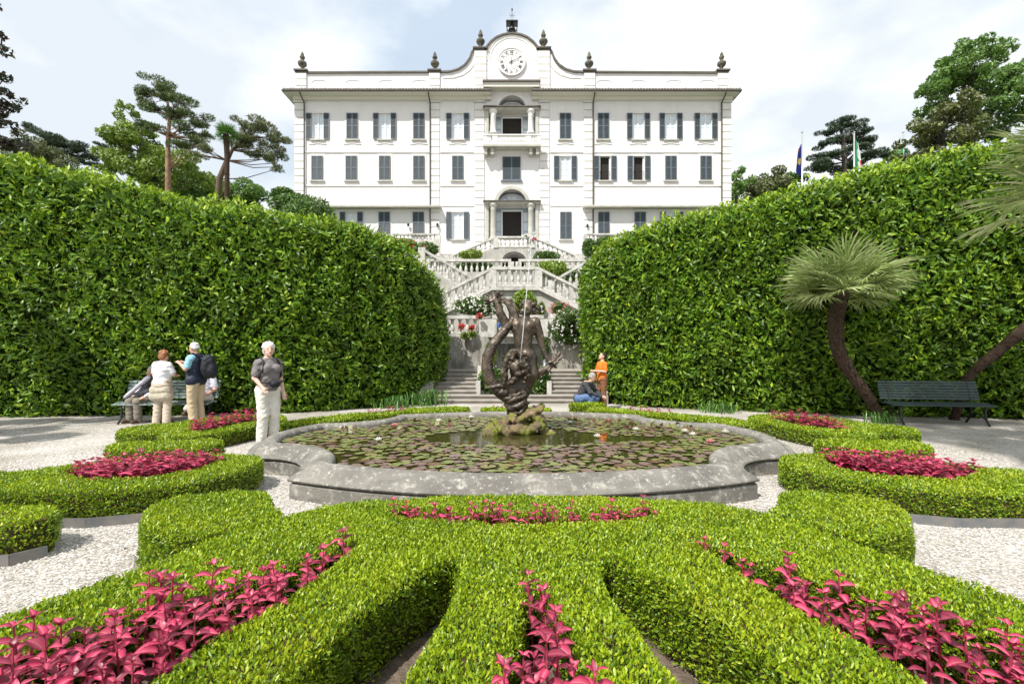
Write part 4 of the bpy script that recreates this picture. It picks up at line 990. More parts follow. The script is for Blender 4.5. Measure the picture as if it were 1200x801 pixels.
box_hedge('large star shaped box hedge in the foreground with three arms in front of the basin', U(path), [U(slotL), U(slotR), U(slotC), U(slotB)], h=.38, dens=15000, ll=.024, lw=.011, nparts=300, smooth_it=2)
blk = [(-1.80,3.25),(-1.72,3.48),(-1.95,3.62),(-2.05,3.92),(-2.38,4.02),(-2.82,3.78),(-2.80,3.45),(-2.50,3.14),(-2.12,2.98),(-1.99,3.05)]
box_hedge('clipped box block standing left of the star hedge on the gravel', U(blk), h=.395, dens=11500, ll=.024, lw=.0115, edging=[U([(-2.80,3.42),(-2.52,3.13),(-2.2,3.0)])], young=.55)
box_hedge('clipped box block standing right of the star hedge on the gravel', U([(-x, y) for x, y in blk]), h=.395, dens=11500, ll=.024, lw=.0115, young=.55)
SA=1.065; SB=1.09
bedA = [(2.80,5.25),(2.72,4.85),(2.86,4.42),(3.15,4.10),(3.6,3.95),(4.1,3.95),(4.7,3.85),(5.3,3.5),(6.2,3.1),(6.5,3.6),(5.9,4.15),(5.2,4.5),(4.65,4.85),(4.3,5.2),(3.7,5.42),(3.1,5.45)]
slA = [(3.25,5.15),(3.2,4.75),(3.45,4.45),(3.9,4.4),(4.25,4.5),(4.45,4.72),(4.15,5.05),(3.7,5.2)]
bedA = [(x*SA, y*SA) for x, y in bedA]; slA = [(x*SA, y*SA) for x, y in slA]
box_hedge('curved box bed left of the basin holding a dense magenta patch', U([(-x, y) for x, y in bedA]), [U([(-x, y) for x, y in slA])], h=.31, dens=7000, ll=.028, lw=.014, young=.5, edging=[U([(x*SA, y*SA) for x, y in [(-3.1,4.1),(-3.6,3.93),(-4.1,3.93),(-4.7,3.83),(-5.3,3.5)]])])
box_hedge('curved box bed right of the basin holding a dense magenta patch', U(bedA), [U(slA)], h=.31, dens=7000, ll=.028, lw=.014, young=.5, edging=[U([(x*SA, y*SA) for x, y in [(3.1,4.1),(3.6,3.93),(4.1,3.93),(4.7,3.83),(5.3,3.5)]])])
box_hedge('yellowing box clump with bare twigs and metal edging at the left edge', U([(-3.62,3.58),(-3.66,3.80),(-3.85,3.90),(-4.4,3.88),(-4.8,3.7),(-4.6,3.42),(-4.1,3.40),(-3.8,3.45)]), h=.31, dens=4200, ll=.03, lw=.015, young=.75, edging=[U([(-3.60,3.60),(-3.72,3.44),(-3.95,3.39),(-4.3,3.38),(-4.6,3.40)])])
bedB = [(3.95,8.3),(4.2,7.6),(4.34,6.95),(4.6,6.5),(4.95,6.6),(5.2,6.95),(5.55,6.85),(6.0,7.05),(6.05,7.45),(5.7,7.75),(5.6,8.3),(5.2,8.8),(4.4,8.95)]
slB = [(4.35,8.4),(4.55,7.5),(4.75,7.0),(5.05,7.35),(5.2,7.9),(5.0,8.5)]
B2 = [(3.85,6.25),(3.95,5.9),(4.4,5.72),(5.0,5.78),(5.25,6.05),(5.1,6.35),(4.6,6.30),(4.3,6.5),(4.0,6.45)]
bedB, slB, B2 = ([(x*SB, y*SB) for x, y in q_] for q_ in (bedB, slB, B2))
for s, w_ in ((-1, 'left'), (1, 'right')):
    box_hedge(f'box hedge bed with magenta plants near the {w_} bench', U([(s*x, y) for x, y in bedB]), [U([(s*x, y) for x, y in slB])], h=.27, dens=4200, ll=.036, lw=.018, young=.5)
    box_hedge(f'low rounded box scroll between the two {w_} flower beds', U([(s*x, y) for x, y in B2]), h=.26, dens=3600, ll=.038, lw=.02, young=.6)
bedC = [(1.5,10.15),(2.3,9.72),(3.2,8.95),(3.75,8.1),(4.15,8.2),(4.1,8.7),(3.6,9.3),(2.9,9.9),(2.2,10.6),(1.6,10.7)]
slC = [(2.35,10.05),(2.9,9.55),(3.15,9.6),(2.7,10.15),(2.4,10.35)]
for s, w_ in ((-1, 'left'), (1, 'right')):
    pts = bedC if s > 0 else [(.95,10.2)]+bedC[1:-1]+[(1.1,10.75)]
    box_hedge(f'low box strip following the far {w_} rim of the basin', U([(s*x, y) for x, y in pts]), [U([(s*x, y) for x, y in slC])], h=.30, dens=2600, ll=.05, lw=.026, young=.6)
box_hedge('short box strip behind the statue on the far side of the basin', U([(-.78,10.3),(0,10.35),(.75,10.3),(.78,10.8),(0,10.85),(-.8,10.8)]), h=.27, dens=2600, ll=.05, lw=.026, smooth_it=1)
box_hedge('short box strip in front of the crouching man in grey', U([(1.30,11.4),(2.15,11.4),(2.2,11.85),(1.3,11.85)]), h=.27, dens=2600, ll=.05, lw=.026, smooth_it=1)

# soil in the flower slots and channels
for q_, nm in ((slotL,'a'),(slotR,'b'),(slotC,'c'),(slotB,'d'),(slA,'e'),([(-x,y) for x,y in slA],'f'),(slB,'g'),([(-x,y) for x,y in slB],'h'),(slC,'i'),([(-x,y) for x,y in slC],'j')):
    tag(MB().slab(ccw(U(q_)), .004, .10).build('soil', M['soil']), kind='structure')
tag(MB().slab(ccw(U([(-1.25,.7),(-.6,.7),(-.36,2.3),(-.38,2.7),(-.6,2.62),(-.95,1.8)])), .004, .012).build('soil', M['soil']), kind='structure')
tag(MB().slab(ccw(U([(1.25,.7),(.6,.7),(.36,2.3),(.38,2.7),(.6,2.62),(.95,1.8)])), .004, .012).build('soil', M['soil']), kind='structure')

# ------------------------------------------------------------------ coleus
def coleus_leaf_mesh():
    me = bpy.data.meshes.new('leaf'); vs, fs, uv = [], [], []
    nx = 6
    for i in range(nx+1):
        t = i/nx; w_ = .5*math.sin(math.pi*min(1, t**.8))*(1-t*.35)*.60; z = .16*math.sin(t*2.2)-.22*t*t
        for s, e in ((-1, 1), (0, 0), (1, 1)):
            vs.append((t, s*w_, z+abs(s)*w_*.35+(.012*math.sin(i*2.4) if s else 0))); uv.append((t, e))
    for i in range(nx):
        for k in (0, 1): fs.append((i*3+k, i*3+k+1, (i+1)*3+k+1, (i+1)*3+k))
    me.from_pydata(vs, [], fs); ul = me.uv_layers.new(name='UVMap')
    for lp in me.loops: ul.data[lp.index].uv = uv[lp.vertex_index]
    me.materials.append(M['coleus']); me.polygons.foreach_set('use_smooth', [True]*len(fs)); me.update(); return me
CL = coleus_leaf_mesh()
def coleus_leaves(h, sc, r):
    """list of matrices for the leaves of one plant"""
    out_ = []; a0 = r.uniform(0, 6.28); lean = Vector((r.uniform(-.12, .12), r.uniform(-.12, .12), 1))
    tiers = 5
    for k in range(tiers):
        f = k/(tiers-1); z = h*(1-.46*f) ; ln = sc*(.62+.38*min(1, .4+f*1.4)) if k else sc*.55
        for j in range(2 if k else 4):
            a = a0+k*math.pi/2+j*(math.pi if k else math.pi/2)+r.uniform(-.3, .3); el = (.55 if k == 0 else .30-.35*f)+r.uniform(-.2, .2)
            l_ = ln*r.uniform(.8, 1.15); q = Matrix.Rotation(a, 4, 'Z') @ Matrix.Rotation(-el, 4, 'Y') @ Matrix.Rotation(r.uniform(-.3, .3), 4, 'X')
            mx = Matrix.Translation(lean*z) @ q @ Matrix.Diagonal((l_, l_*1.0, l_, 1)); out_.append(mx)
    return out_, lean
PL = []
for s in range(6):
    r = random.Random(50+s); ms_, lean = coleus_leaves(1.0, .22, r); PL.append((ms_, lean))
def baked_coleus(s, h, sc):
    r = random.Random(s); ms_, lean = coleus_leaves(h, sc, r); b = MB(); uvs = []
    b.v = []; me0 = CL
    me = bpy.data.meshes.new('coleus_plant'); vs, fs = [], []
    for m_ in ms_:
        k = len(vs); vs += [tuple(m_ @ v.co) for v in me0.vertices]; fs += [tuple(k+i for i in f.vertices) for f in me0.polygons]; uvs += [tuple(d.uv) for d in me0.uv_layers[0].data]
    k = len(vs); vs += [(-.004,0,0),(.004,0,0),tuple(lean*h)]; fs.append((k, k+1, k+2)); uvs += [(0,1)]*3
    me.from_pydata(vs, [], fs); ul = me.uv_layers.new(name='UVMap'); 
    for i, u in enumerate(uvs): ul.data[i].uv = u
    me.materials.append(M['coleus']); me.polygons.foreach_set('use_smooth', [True]*len(fs)); me.update(); return me
stem_me = {}
def coleus_plant(x, y, h, sc, label, group, r):
    t = empty('coleus_plant', (x, y, .08), label, 'coleus', group)
    ms_, lean = coleus_leaves(h, sc, r)
    MB().tube([(x, y, .08), Vector((x, y, .08))+lean*h*.5, Vector((x, y, .08))+lean*h], [.006,.005,.003], 4).build('stem', M['stem'], t)
    for m_ in ms_:
        o = bpy.data.objects.new('leaf', CL); COL.objects.link(o); o.parent = t; o.matrix_local = m_
def fill(poly, gap, n_try=4000):
    P_ = np.array(poly); a, b = P_.min(0), P_.max(0); c = rng.uniform(a, b, (n_try, 2)); c = c[inside(c, poly)]; acc_ = []
    for p in c:
        if all((p[0]-q[0])**2+(p[1]-q[1])**2 > gap*gap for q in acc_): acc_.append(p)
    return acc_
def inset(poly, d): return offset(ccw(poly), d)
r = random.Random(3)
for slot, lab, grp, gap, hh, ss, keep in ((slotL, 'magenta coleus plant in the left foreground flower row of the star hedge', 'coleus of the left foreground row', .086, .43, .086, .95),
                           (slotR, 'magenta coleus plant in the right foreground flower row of the star hedge', 'coleus of the right foreground row', .095, .40, .084, .85),
                           (slotC, 'magenta coleus plant in the middle arm of the star hedge', 'coleus of the middle arm', .09, .39, .082, .82),
                           (slotB, 'magenta coleus plant in the short row across the back of the star hedge', 'coleus of the back row', .052, .375, .070, 1.0)):
    for p in fill(inset(U(slot), .03), gap):
        if p[1] < 1.15: continue
        narrow = p[1] > 2.3 and slot is not slotB
        if r.random() > keep*(.82 if narrow else 1): continue
        coleus_plant(p[0], p[1], hh*r.uniform(.74, 1.08)*(.93 if narrow else 1), ss*r.uniform(.8, 1.2), lab, grp, r)
def far_patch(pts, k, r):
    VV, FF, UU = [], [], []; base = 0
    for p in pts:
        me = small[r.randrange(8)]; a = r.uniform(0, 6.28); c_, s_ = math.cos(a)*k*1.25, math.sin(a)*k*1.25; kz = k*r.uniform(.88, 1.12)
        VV += [(v.co.x*c_-v.co.y*s_+p[0], v.co.x*s_+v.co.y*c_+p[1], v.co.z*kz+.1) for v in me.vertices]; FF += [tuple(base+i for i in f.vertices) for f in me.polygons]; UU += [tuple(d.uv) for d in me.uv_layers[0].data]; base = len(VV)
    c0 = Vector((float(pts[0][0]), float(pts[0][1]), 0)); me = bpy.data.meshes.new('coleus_patch'); me.from_pydata([tuple(Vector(v)-c0) for v in VV], [], FF); ul = me.uv_layers.new(name='UVMap'); ul.data.foreach_set('uv', [q for u in UU for q in u])
    me.materials.append(M['coleus']); me.polygons.foreach_set('use_smooth', [True]*len(FF)); me.update(); o = bpy.data.objects.new('coleus_patch', me); COL.objects.link(o); o.location = c0; return o
small = [baked_coleus(200+k, .29, .095) for k in range(8)]
for slot, lab, grp, gap, sc_ in (([(-x, y) for x, y in slA], 'magenta coleus plant in the dense patch of the left curved bed', 'coleus of the left curved bed', .085, 1.0),
                            (slA, 'magenta coleus plant in the dense patch of the right curved bed', 'coleus of the right curved bed', .085, 1.0),
                            ([(-x, y) for x, y in slB], 'magenta coleus plant in the bed near the left bench', 'coleus near the left bench', .17, 1.0),
                            (slB, 'magenta coleus plant in the bed near the right bench', 'coleus near the right bench', .17, 1.0),
                            ([(-x, y) for x, y in slC], 'pink coleus plant in the strip along the far left rim', 'coleus along the far left rim', .15, .85),
                            (slC, 'pink coleus plant in the strip along the far right rim', 'coleus along the far right rim', .15, .85)):
    far = slot is slB or slot is slC or slot == [(-x, y) for x, y in slB] or slot == [(-x, y) for x, y in slC]
    if far:
        o = far_patch(fill(inset(U(slot), .02), gap), sc_, r); tag(o, 'pink red coleus patch'+lab.split('coleus plant')[1], 'coleus patch', kind='stuff'); continue
    for p in fill(inset(U(slot), .02), gap):
        o = bpy.data.objects.new('coleus_plant', small[r.randrange(8)]); COL.objects.link(o); o.location = (p[0], p[1], .10); o.rotation_euler = (0, 0, r.uniform(0, 6.28)); k = sc_*r.uniform(.88, 1.12); o.scale = (k*1.25, k*1.25, k)
        tag(o, lab, 'coleus', grp)
for x, y in ((-.55,11.15),(-.35,11.2),(-.45,11.1),(.5,11.15),(.65,11.2),(.6,11.1)):
    o = bpy.data.objects.new('coleus_plant', small[r.randrange(8)]); COL.objects.link(o); o.location = (x+AX, y, 0); o.scale = (1, 1, .9); tag(o, 'pink coleus plant behind the short box strip beyond the statue', 'coleus', 'coleus beyond the statue')
# loose pebbles
hp = [ccw(chaikin(U(q_), 1)) for q_ in (path, blk, [(-x, y) for x, y in blk], bedA, [(-x, y) for x, y in bedA])]+[BAS]
c = rng.uniform([-7, 1.6], [7, 8.5], (150000, 2)); c = c[np.abs(c[:, 0])/c[:, 1]*F < 640]; c = c[rng.random(len(c)) < np.clip(1.6-c[:, 1]*.17, .15, 1)]
ok = np.ones(len(c), bool)
for q_ in hp: ok &= ~inside(c, q_)
c = c[ok]; n = len(c); s = rng.uniform(.006, .0135, n)[:, None]; a = rng.uniform(0, 6.28, n); ca, sa = np.cos(a)[:, None], np.sin(a)[:, None]
base = np.array([(1,0,0),(.2,.8,.1),(-.9,.25,0),(-.2,-.75,0),(.1,.05,.7)]); Vp = []
for bx, by, bz_ in base: Vp.append(np.concatenate([c[:, :1]+s*(bx*ca-by*sa)*1.2, c[:, 1:]+s*(bx*sa+by*ca), .001+s*(bz_+.1)], 1))
Vp = np.stack(Vp, 1).reshape(-1, 3); i = np.arange(n)[:, None]*5; Fp = np.stack([i+[0,1,4], i+[1,2,4], i+[2,3,4], i+[3,0,4]], 1).reshape(-1, 3)
tag(np_mesh('pebbles', Vp, Fp, M['pebble'], at=(0, 4, 0)), 'loose pale pebbles covering the garden paths', 'gravel', kind='stuff')
# ------------------------------------------------------------------ smooth implicit shapes (signed distance + surface nets)
def d_cone(P, a, b, ra, rb):
    a = np.array(a, float); b = np.array(b, float); ab = b-a; t = np.clip(((P-a)@ab)/max(ab@ab, 1e-12), 0, 1)
    return np.linalg.norm(P-a-t[:, None]*ab, axis=1)-(ra+(rb-ra)*t)
def d_ell(P, c, r, rot=None):
    q = P-np.array(c, float)
    if rot is not None: q = q@np.array(rot)          # rot: Matrix 3x3 whose columns are the local axes
    r = np.array(r, float); k0 = np.linalg.norm(q/r, axis=1); k1 = np.linalg.norm(q/(r*r), axis=1)
    return k0*(k0-1)/np.maximum(k1, 1e-9)
def smin(a, b, k):
    if k <= 0: return np.minimum(a, b)
    h = np.clip(.5+.5*(b-a)/k, 0, 1); return b*(1-h)+a*h-k*h*(1-h)
def field(P, prims):
    """prims: ('c', a, b, ra, rb, k) | ('e', centre, radii, k[, rot])"""
    d = np.full(len(P), 9.0)
    for p in prims:
        if p[0] == 'c': d = smin(d, d_cone(P, p[1], p[2], p[3], p[4]), p[5])
        else: d = smin(d, d_ell(P, p[1], p[2], p[4] if len(p) > 4 else None), p[3])
    return d
def nets(fn, lo, hi, h):
    """surface nets; returns V, quads"""
    lo = np.array(lo, float)-2*h; n = (np.ceil((np.array(hi)+2*h-lo)/h)).astype(int)+1
    ax = [lo[i]+h*np.arange(n[i]) for i in range(3)]
    G = np.stack(np.meshgrid(*ax, indexing='ij'), -1).reshape(-1, 3); f = fn(G).reshape(n); ins = f < 0
    c = [f[i:n[0]-1+i, j:n[1]-1+j, k:n[2]-1+k] for i in (0,1) for j in (0,1) for k in (0,1)]
    S = np.stack([q < 0 for q in c], 0); act = S.any(0) & ~S.all(0)
    idx = -np.ones(act.shape, int); idx[act] = np.arange(act.sum()); cells = np.argwhere(act)
    cor = np.array([(i,j,k) for i in (0,1) for j in (0,1) for k in (0,1)], float); fv = np.stack([q[act] for q in c], 1)
    acc_ = np.zeros((len(cells), 3)); cnt = np.zeros(len(cells))
    for a in range(8):
        for b in range(a+1, 8):
            if np.abs(cor[a]-cor[b]).sum() != 1: continue
            cr_ = (fv[:, a] < 0) != (fv[:, b] < 0); t = np.where(cr_, fv[:, a]/np.where(cr_, fv[:, a]-fv[:, b], 1), 0)
            acc_ += np.where(cr_[:, None], cor[a]+(cor[b]-cor[a])*t[:, None], 0); cnt += cr_
    V = lo+h*(cells+acc_/cnt[:, None]); Q = []
    for axn in range(3):
        o1, o2 = [q for q in range(3) if q != axn]
        s0 = [slice(None)]*3; s1 = [slice(None)]*3; s0[axn] = slice(0, -1); s1[axn] = slice(1, None)
        ch = ins[tuple(s0)] != ins[tuple(s1)]; e = np.argwhere(ch); e = e[(e[:, o1] > 0) & (e[:, o2] > 0) & (e[:, o1] < n[o1]-1) & (e[:, o2] < n[o2]-1)]
        if not len(e): continue
        def g_(da, db):
            q = e.copy(); q[:, o1] -= da; q[:, o2] -= db; return idx[q[:, 0], q[:, 1], q[:, 2]]
        q = np.stack([g_(1,1), g_(0,1), g_(0,0), g_(1,0)], 1); inside0 = ins[e[:, 0], e[:, 1], e[:, 2]]
        flip = inside0 if axn != 1 else ~inside0
        q[~flip] = q[~flip][:, ::-1]; Q.append(q)
    Q = np.concatenate(Q); Q = Q[(Q >= 0).all(1)]; return V, Q
def bounds(prims, pad=.03):
    lo, hi = [], []
    for p in prims:
        if p[0] == 'c':
            r_ = max(p[3], p[4]); a = np.array([p[1], p[2]], float); lo.append(a.min(0)-r_); hi.append(a.max(0)+r_)
        else: c_ = np.array(p[1], float); r_ = max(p[2]) if len(p) > 4 else np.array(p[2]); lo.append(c_-r_); hi.append(c_+r_)
    return np.min(lo, 0)-pad, np.max(hi, 0)+pad
def blob(name, prims, mt, parent, h=.012, grow=0, clips=(), disp=None, xf=None):
    """mesh of the blended primitives; clips: (normal, distance) half spaces kept where n.p < d; xf turns local coordinates into world"""
    lo, hi = bounds(prims, .03+grow)
    def fn(P):
        d = field(P, prims)-grow
        if disp is not None: d = d+disp(P)
        for nrm, dist in clips: d = np.maximum(d, P@np.array(nrm, float)-dist)
        return d
    V, Q = nets(fn, lo, hi, h)
    if xf is not None: V = V@np.array(xf.to_3x3()).T+np.array(xf.translation)
    return np_mesh(name, V, Q, mt, parent, smooth=True)

# ------------------------------------------------------------------ the bronze fountain figure
SD = 7.55; SK = SD/F
def S(px, py, dy=0.0): return ((px-600)*SK, SD+dy, CAM_H-(py-HOR)*SK)
statue = empty('fountain_statue', (S(608, 0)[0], SD, .26), 'brown bronze sea god holding a writhing fish tail on a mossy rock', 'statue')
def chain(pts, k=.02):
    q = resample([tuple(a[0])+(a[1],) for a in pts], .05) if len(pts) > 1 else pts
    return [('c', tuple(a[:3]), tuple(b[:3]), float(a[3]), float(b[3]), k if i == 0 else .004) for i, (a, b) in enumerate(zip(q[:-1], q[1:]))]
fig = []
# torso, head
fig += [('e', S(614,384), (.205,.14,.17), .03), ('e', S(602,376), (.075,.075,.07), .03), ('e', S(627,377), (.08,.075,.075), .03), ('e', S(611,432), (.19,.14,.20), .05), ('e', S(606,454), (.20,.14,.18), .05), ('e', S(604,474), (.16,.13,.13), .05), ('e', S(607,380,-.08), (.085,.06,.065), .015), ('e', S(621,381,-.08), (.085,.06,.065), .015), ('e', S(613,399), (.145,.105,.19), .07), ('e', S(616,418), (.17,.125,.14), .07),
        ('e', S(610,396,-.07), (.035,.035,.10), .02), ('e', S(617,396,-.07), (.035,.035,.10), .02)]
fig += chain([(S(615,376), .065), (S(617,368), .055)], .03) + [('e', S(618,361), (.085,.092,.105), .02), ('e', S(618,362,-.07), (.016,.02,.02), .01), ('e', S(618,366,-.05), (.035,.035,.035), .02)]
rs_ = random.Random(5)
for k in range(26):          # flying curls
    a = rs_.uniform(0, 6.28); e_ = rs_.uniform(.6, 1.1); fig.append(('e', S(617+8.5*e_*math.cos(a), 359-6*e_*math.sin(a)+(3 if math.sin(a) < 0 else 0), rs_.uniform(-.03,.08)), (.038,.036,.030), .006))
for px, py in ((607,364),(606,369),(610,372),(627,356),(630,361),(626,367),(629,365),(604,366)): fig.append(('e', S(px, py, .02), (.035,.035,.028), .008))
# his right arm raised on our left, left arm hanging on our right
fig += chain([(S(603,377), .085), (S(601,366,-.03), .068), (S(597,357,-.03), .055), (S(590,351,-.02), .042)], .03)
fig += chain([(S(627,378), .088), (S(632,392,.02), .070), (S(635,403,.02), .055), (S(639,416,-.02), .038), (S(642,421,-.03), .04)], .03)
for k in range(4): fig += chain([(S(589-k*.6,350+k*1.4,-.03), .016), (S(585-k*.5,349+k*1.6,-.06), .013)], .006)
fig += chain([(S(590,352,-.03), .016), (S(589,355,-.07), .013)], .006)
for k in range(4): fig += chain([(S(641+k*1.3,421,-.03), .015), (S(643+k*1.3,425-k*.5,-.07), .012)], .006)
fig += chain([(S(640,420,-.03), .015), (S(638,424,-.07), .012)], .006)
# thighs merging into fish legs
fig += chain([(S(611,421), .11), (S(606,436,-.06), .10), (S(604,452,-.02), .09), (S(606,470), .075), (S(600,482), .06)], .05)
fig += chain([(S(621,421), .11), (S(623,438,-.04), .11), (S(618,452), .09), (S(612,466,.02), .08), (S(612,484,.02), .10)], .05)
for k in range(16):        # weed and fin strands wound round the stem
    a0 = rs_.uniform(0, 6.28); y0 = rs_.uniform(440, 478); pts = []
    for i in range(6):
        f = i/5; a = a0+f*rs_.uniform(1.2, 2.6); py = y0+f*rs_.uniform(6, 12); w_ = (15-abs(py-450)*.18); pts.append((S(605+w_*math.cos(a), py, -.17*math.sin(a)), .028*(1-f*.5)+.006))
    fig += chain(pts, .008)
blob('figure', fig, M['bronze'], statue, h=.011, disp=lambda P: .004*wob(P, 12, 71)+.003*wob(P, 28, 70))
tail = []
tail += chain([(S(575,349), .03), (S(581,351), .035), (S(584,358), .045), (S(586,367), .055), (S(591,376,.02), .06), (S(594,384,.02), .058), (S(587,393), .06), (S(578,404,-.02), .066), (S(572,417,-.03), .072), (S(571,431,-.04), .075), (S(575,444,-.03), .08), (S(584,456,-.02), .085), (S(595,464), .09), (S(606,472), .09), (S(602,482), .08)], .03)
for k, (px, py) in enumerate(((569,352),(572,346),(578,343),(584,343),(588,345),(570,355),(576,353),(581,347))):     # torn leafy fluke
    tail += chain([(S(580,350), .025), (S(px, py, (k % 3-1)*.04), .022)], .012)+[('e', S(px-1, py, (k % 3-1)*.04), (.03,.02,.022), .01)]
tail += chain([(S(598,352,-.03), .03), (S(602,362,-.02), .035), (S(601,374,-.05), .035), (S(596,384,-.05), .035)], .02)
tail = [(p[0], p[1], p[2], p[3]*1.25, p[4]*1.25, p[5]) if p[0] == 'c' else p for p in tail]
blob('fish_tail', tail, M['bronze'], statue, h=.012, disp=lambda P: .003*np.sin(P[:, 2]*110)*np.sin(P[:, 0]*90)+.004*wob(P, 18, 73))
t2 = chain([(S(616,446,.05), .07), (S(626,437,.03), .065), (S(636,434), .055), (S(645,428), .045), (S(651,420), .035), (S(656,415), .022)], .03)
for px, py in ((654,424),(659,418),(656,413),(648,417),(644,424),(651,430),(643,434),(636,440),(630,443),(640,437)): t2 += chain([(S(646,427), .03), (S(px, py, rs_.uniform(-.06,.06)), .02)], .015)
blob('second_fish_tail', t2, M['bronze'], statue, h=.012, disp=lambda P: .008*wob(P, 14, 74))
# sea monster head spouting water at his lap
mon = chain([(S(592,447,-.12), .05), (S(591,434,-.14), .055), (S(594,422,-.15), .06), (S(600,413,-.16), .06), (S(607,412,-.17), .055), (S(613,419,-.18), .05)], .03)
mon += [('e', S(604,428,-.20), (.09,.09,.11), .04), ('e', S(607,437,-.22), (.06,.07,.05), .02), ('e', S(600,420,-.26), (.03,.03,.03), .01), ('e', S(611,424,-.24), (.035,.03,.03), .01), ('e', S(603,443,-.20), (.05,.06,.035), .02), ('e', S(615,430,-.16), (.08,.08,.12), .04)]
for k in range(16): mon.append(('e', S(rs_.uniform(592,620), rs_.uniform(412,450), rs_.uniform(-.26,-.14)), (.028,.03,.025), .01))
mon += chain([(S(592,448,-.08), .05), (S(596,459,-.05), .05), (S(604,465), .05)], .03)
blob('sea_monster', mon, M['bronze'], statue, h=.011, disp=lambda P: .010*wob(P, 15, 75)+.005*wob(P, 30, 69))
wing = [('e', S(583,452,-.1), (.15,.05,.045), .02), ('e', S(574,453,-.12), (.07,.04,.025), .02), ('e', S(590,459,-.1), (.09,.06,.06), .03), ('e', S(596,466,-.05), (.10,.09,.05), .03), ('e', S(600,474), (.13,.1,.045), .03), ('e', S(607,462,-.1), (.12,.08,.045), .03), ('e', S(612,472), (.12,.1,.04), .02), ('e', S(604,484), (.14,.1,.05), .02)]
blob('fin', wing, M['bronze'], statue, h=.012, disp=lambda P: .010*wob(P, 12, 76))
# rocks: slanting, cracked slabs
def slab_rot(a, b=0, c=0): return (Matrix.Rotation(a, 3, 'Y') @ Matrix.Rotation(b, 3, 'X') @ Matrix.Rotation(c, 3, 'Z'))
rk = [('e', S(606,502,.05), (.50,.34,.13), .04), ('e', S(577,504,-.1), (.20,.15,.11), .03, slab_rot(-.5)), ('e', S(590,500,-.15), (.22,.14,.07), .02, slab_rot(.7)), ('e', S(571,509,-.1), (.12,.12,.07), .02, slab_rot(-.7)),
      ('e', S(597,490,-.05), (.20,.17,.07), .02, slab_rot(-.8)), ('e', S(612,488,-.05), (.22,.18,.07), .02, slab_rot(-.45)), ('e', S(624,482,0), (.19,.16,.06), .02, slab_rot(-.2)), ('e', S(630,490,0), (.15,.18,.09), .02, slab_rot(.4)),
      ('e', S(622,501,-.12), (.24,.16,.09), .02, slab_rot(-.35)), ('e', S(641,508,0), (.17,.16,.06), .02, slab_rot(.15)), ('e', S(609,478,.05), (.13,.13,.10), .02), ('e', S(634,476,.05), (.06,.07,.05), .02), ('e', S(646,512,.1), (.18,.14,.03), .02)]
blob('rock', rk, M['rock'], statue, h=.014, disp=lambda P: .022*wob(P, 5, 77)-.035*np.abs(wob(P, 9, 78))+.015, clips=[((0,0,-1), -.20)])
jet = MB()
J = [S(609,424,-.25), S(612,395,-.3), S(615,360,-.3), S(618.5,325,-.26), S(621,300,-.22), S(622.5,285,-.2), S(624,279,-.19)]
jet.tube(J, [.007,.0065,.006,.006,.0055,.005,.004], 6)
rj = random.Random(9)
for k in range(110):
    f = rj.random(); 
    if f < .35: px, py = 619+5*f+rj.uniform(-1, 1), 320-110*f
    elif f < .6: px, py = 624+rj.uniform(-2.4, 2.4), 280+rj.uniform(-5, 6)
    else:
        g_ = (f-.6)/.4; px, py = 625+6*math.sqrt(g_)+rj.uniform(-.7,.7), 280+48*g_**1.4
    c_ = S(px, py, -.2+rj.uniform(-.03,.03)); s_ = rj.uniform(.004,.011)
    jet.lathe([(.001,-s_*1.5),(s_,0),(.001,s_*1.5)], c_, 5)
tag(jet.build('water_jet', M['jet'], at=J[0], smooth=True), 'thin white water jet shooting up from the bronze figure', 'water jet')

# ------------------------------------------------------------------ benches
def bench(label, cx, cy, width, rot, sc=1.0, worn=False, nback=6):
    t = empty('park_bench', (cx, cy, 0), label, 'bench'); Rm = Matrix.Rotation(rot, 4, 'Z')
    def put(name, b, mt, sm=False):
        me = b.mesh(name, mt, sm); o = bpy.data.objects.new(name, me); COL.objects.link(o); o.parent = t; o.rotation_euler = (0, 0, rot); return o
    w = width/2; mt = M['benchworn'] if worn else M['bench']
    for k in range(5):
        y = -.36+k*.085; z = .43-.012*abs(k-3); put('seat_slat', MB().box(-w, w, y, y+.065, z, z+.028), mt)
    for k in range(nback):
        z = .50+k*.068*6/nback; y = .06+(z-.45)*.28; b = MB(); h_ = .05*6/nback
        b.add([(-w,y,z),(w,y,z),(w,y+.014,z+h_),(-w,y+.014,z+h_),(-w,y+.025,z-.004),(w,y+.025,z-.004),(w,y+.04,z+h_-.004),(-w,y+.04,z+h_-.004)], [(0,1,2,3),(7,6,5,4),(0,4,5,1),(3,2,6,7),(0,3,7,4),(1,5,6,2)]); put('back_slat', b, mt)
    for s in (-w+.18, w-.18):
        b = MB(); b.tube([(s,-.42,0),(s,-.34,.10),(s,-.30,.25),(s,-.33,.41)], .022, 6); b.tube([(s,.20,0),(s,.10,.12),(s,.06,.28),(s,.07,.45),(s,.14,.68),(s,.21,.92)], .022, 6)
        b.tube([(s,-.33,.41),(s,-.1,.395),(s,.07,.43)], .018, 6); b.tube([(s,-.32,.12),(s,-.15,.24),(s,0,.22),(s,.1,.12)], .014, 6); put('leg', b, M['iron'], True)
    return t
bench('worn pale green slatted bench on the left with visitors sitting on it', -7.55, 10.55, 1.95, R(4), worn=True)
bench('dark green slatted bench on the right against the hedge between two palm trunks', 9.05, 10.3, 1.95, R(-8), nback=7)
bench('dark green bench half outside the frame on the far right in shade', 11.95, 9.75, 1.9, R(-12))

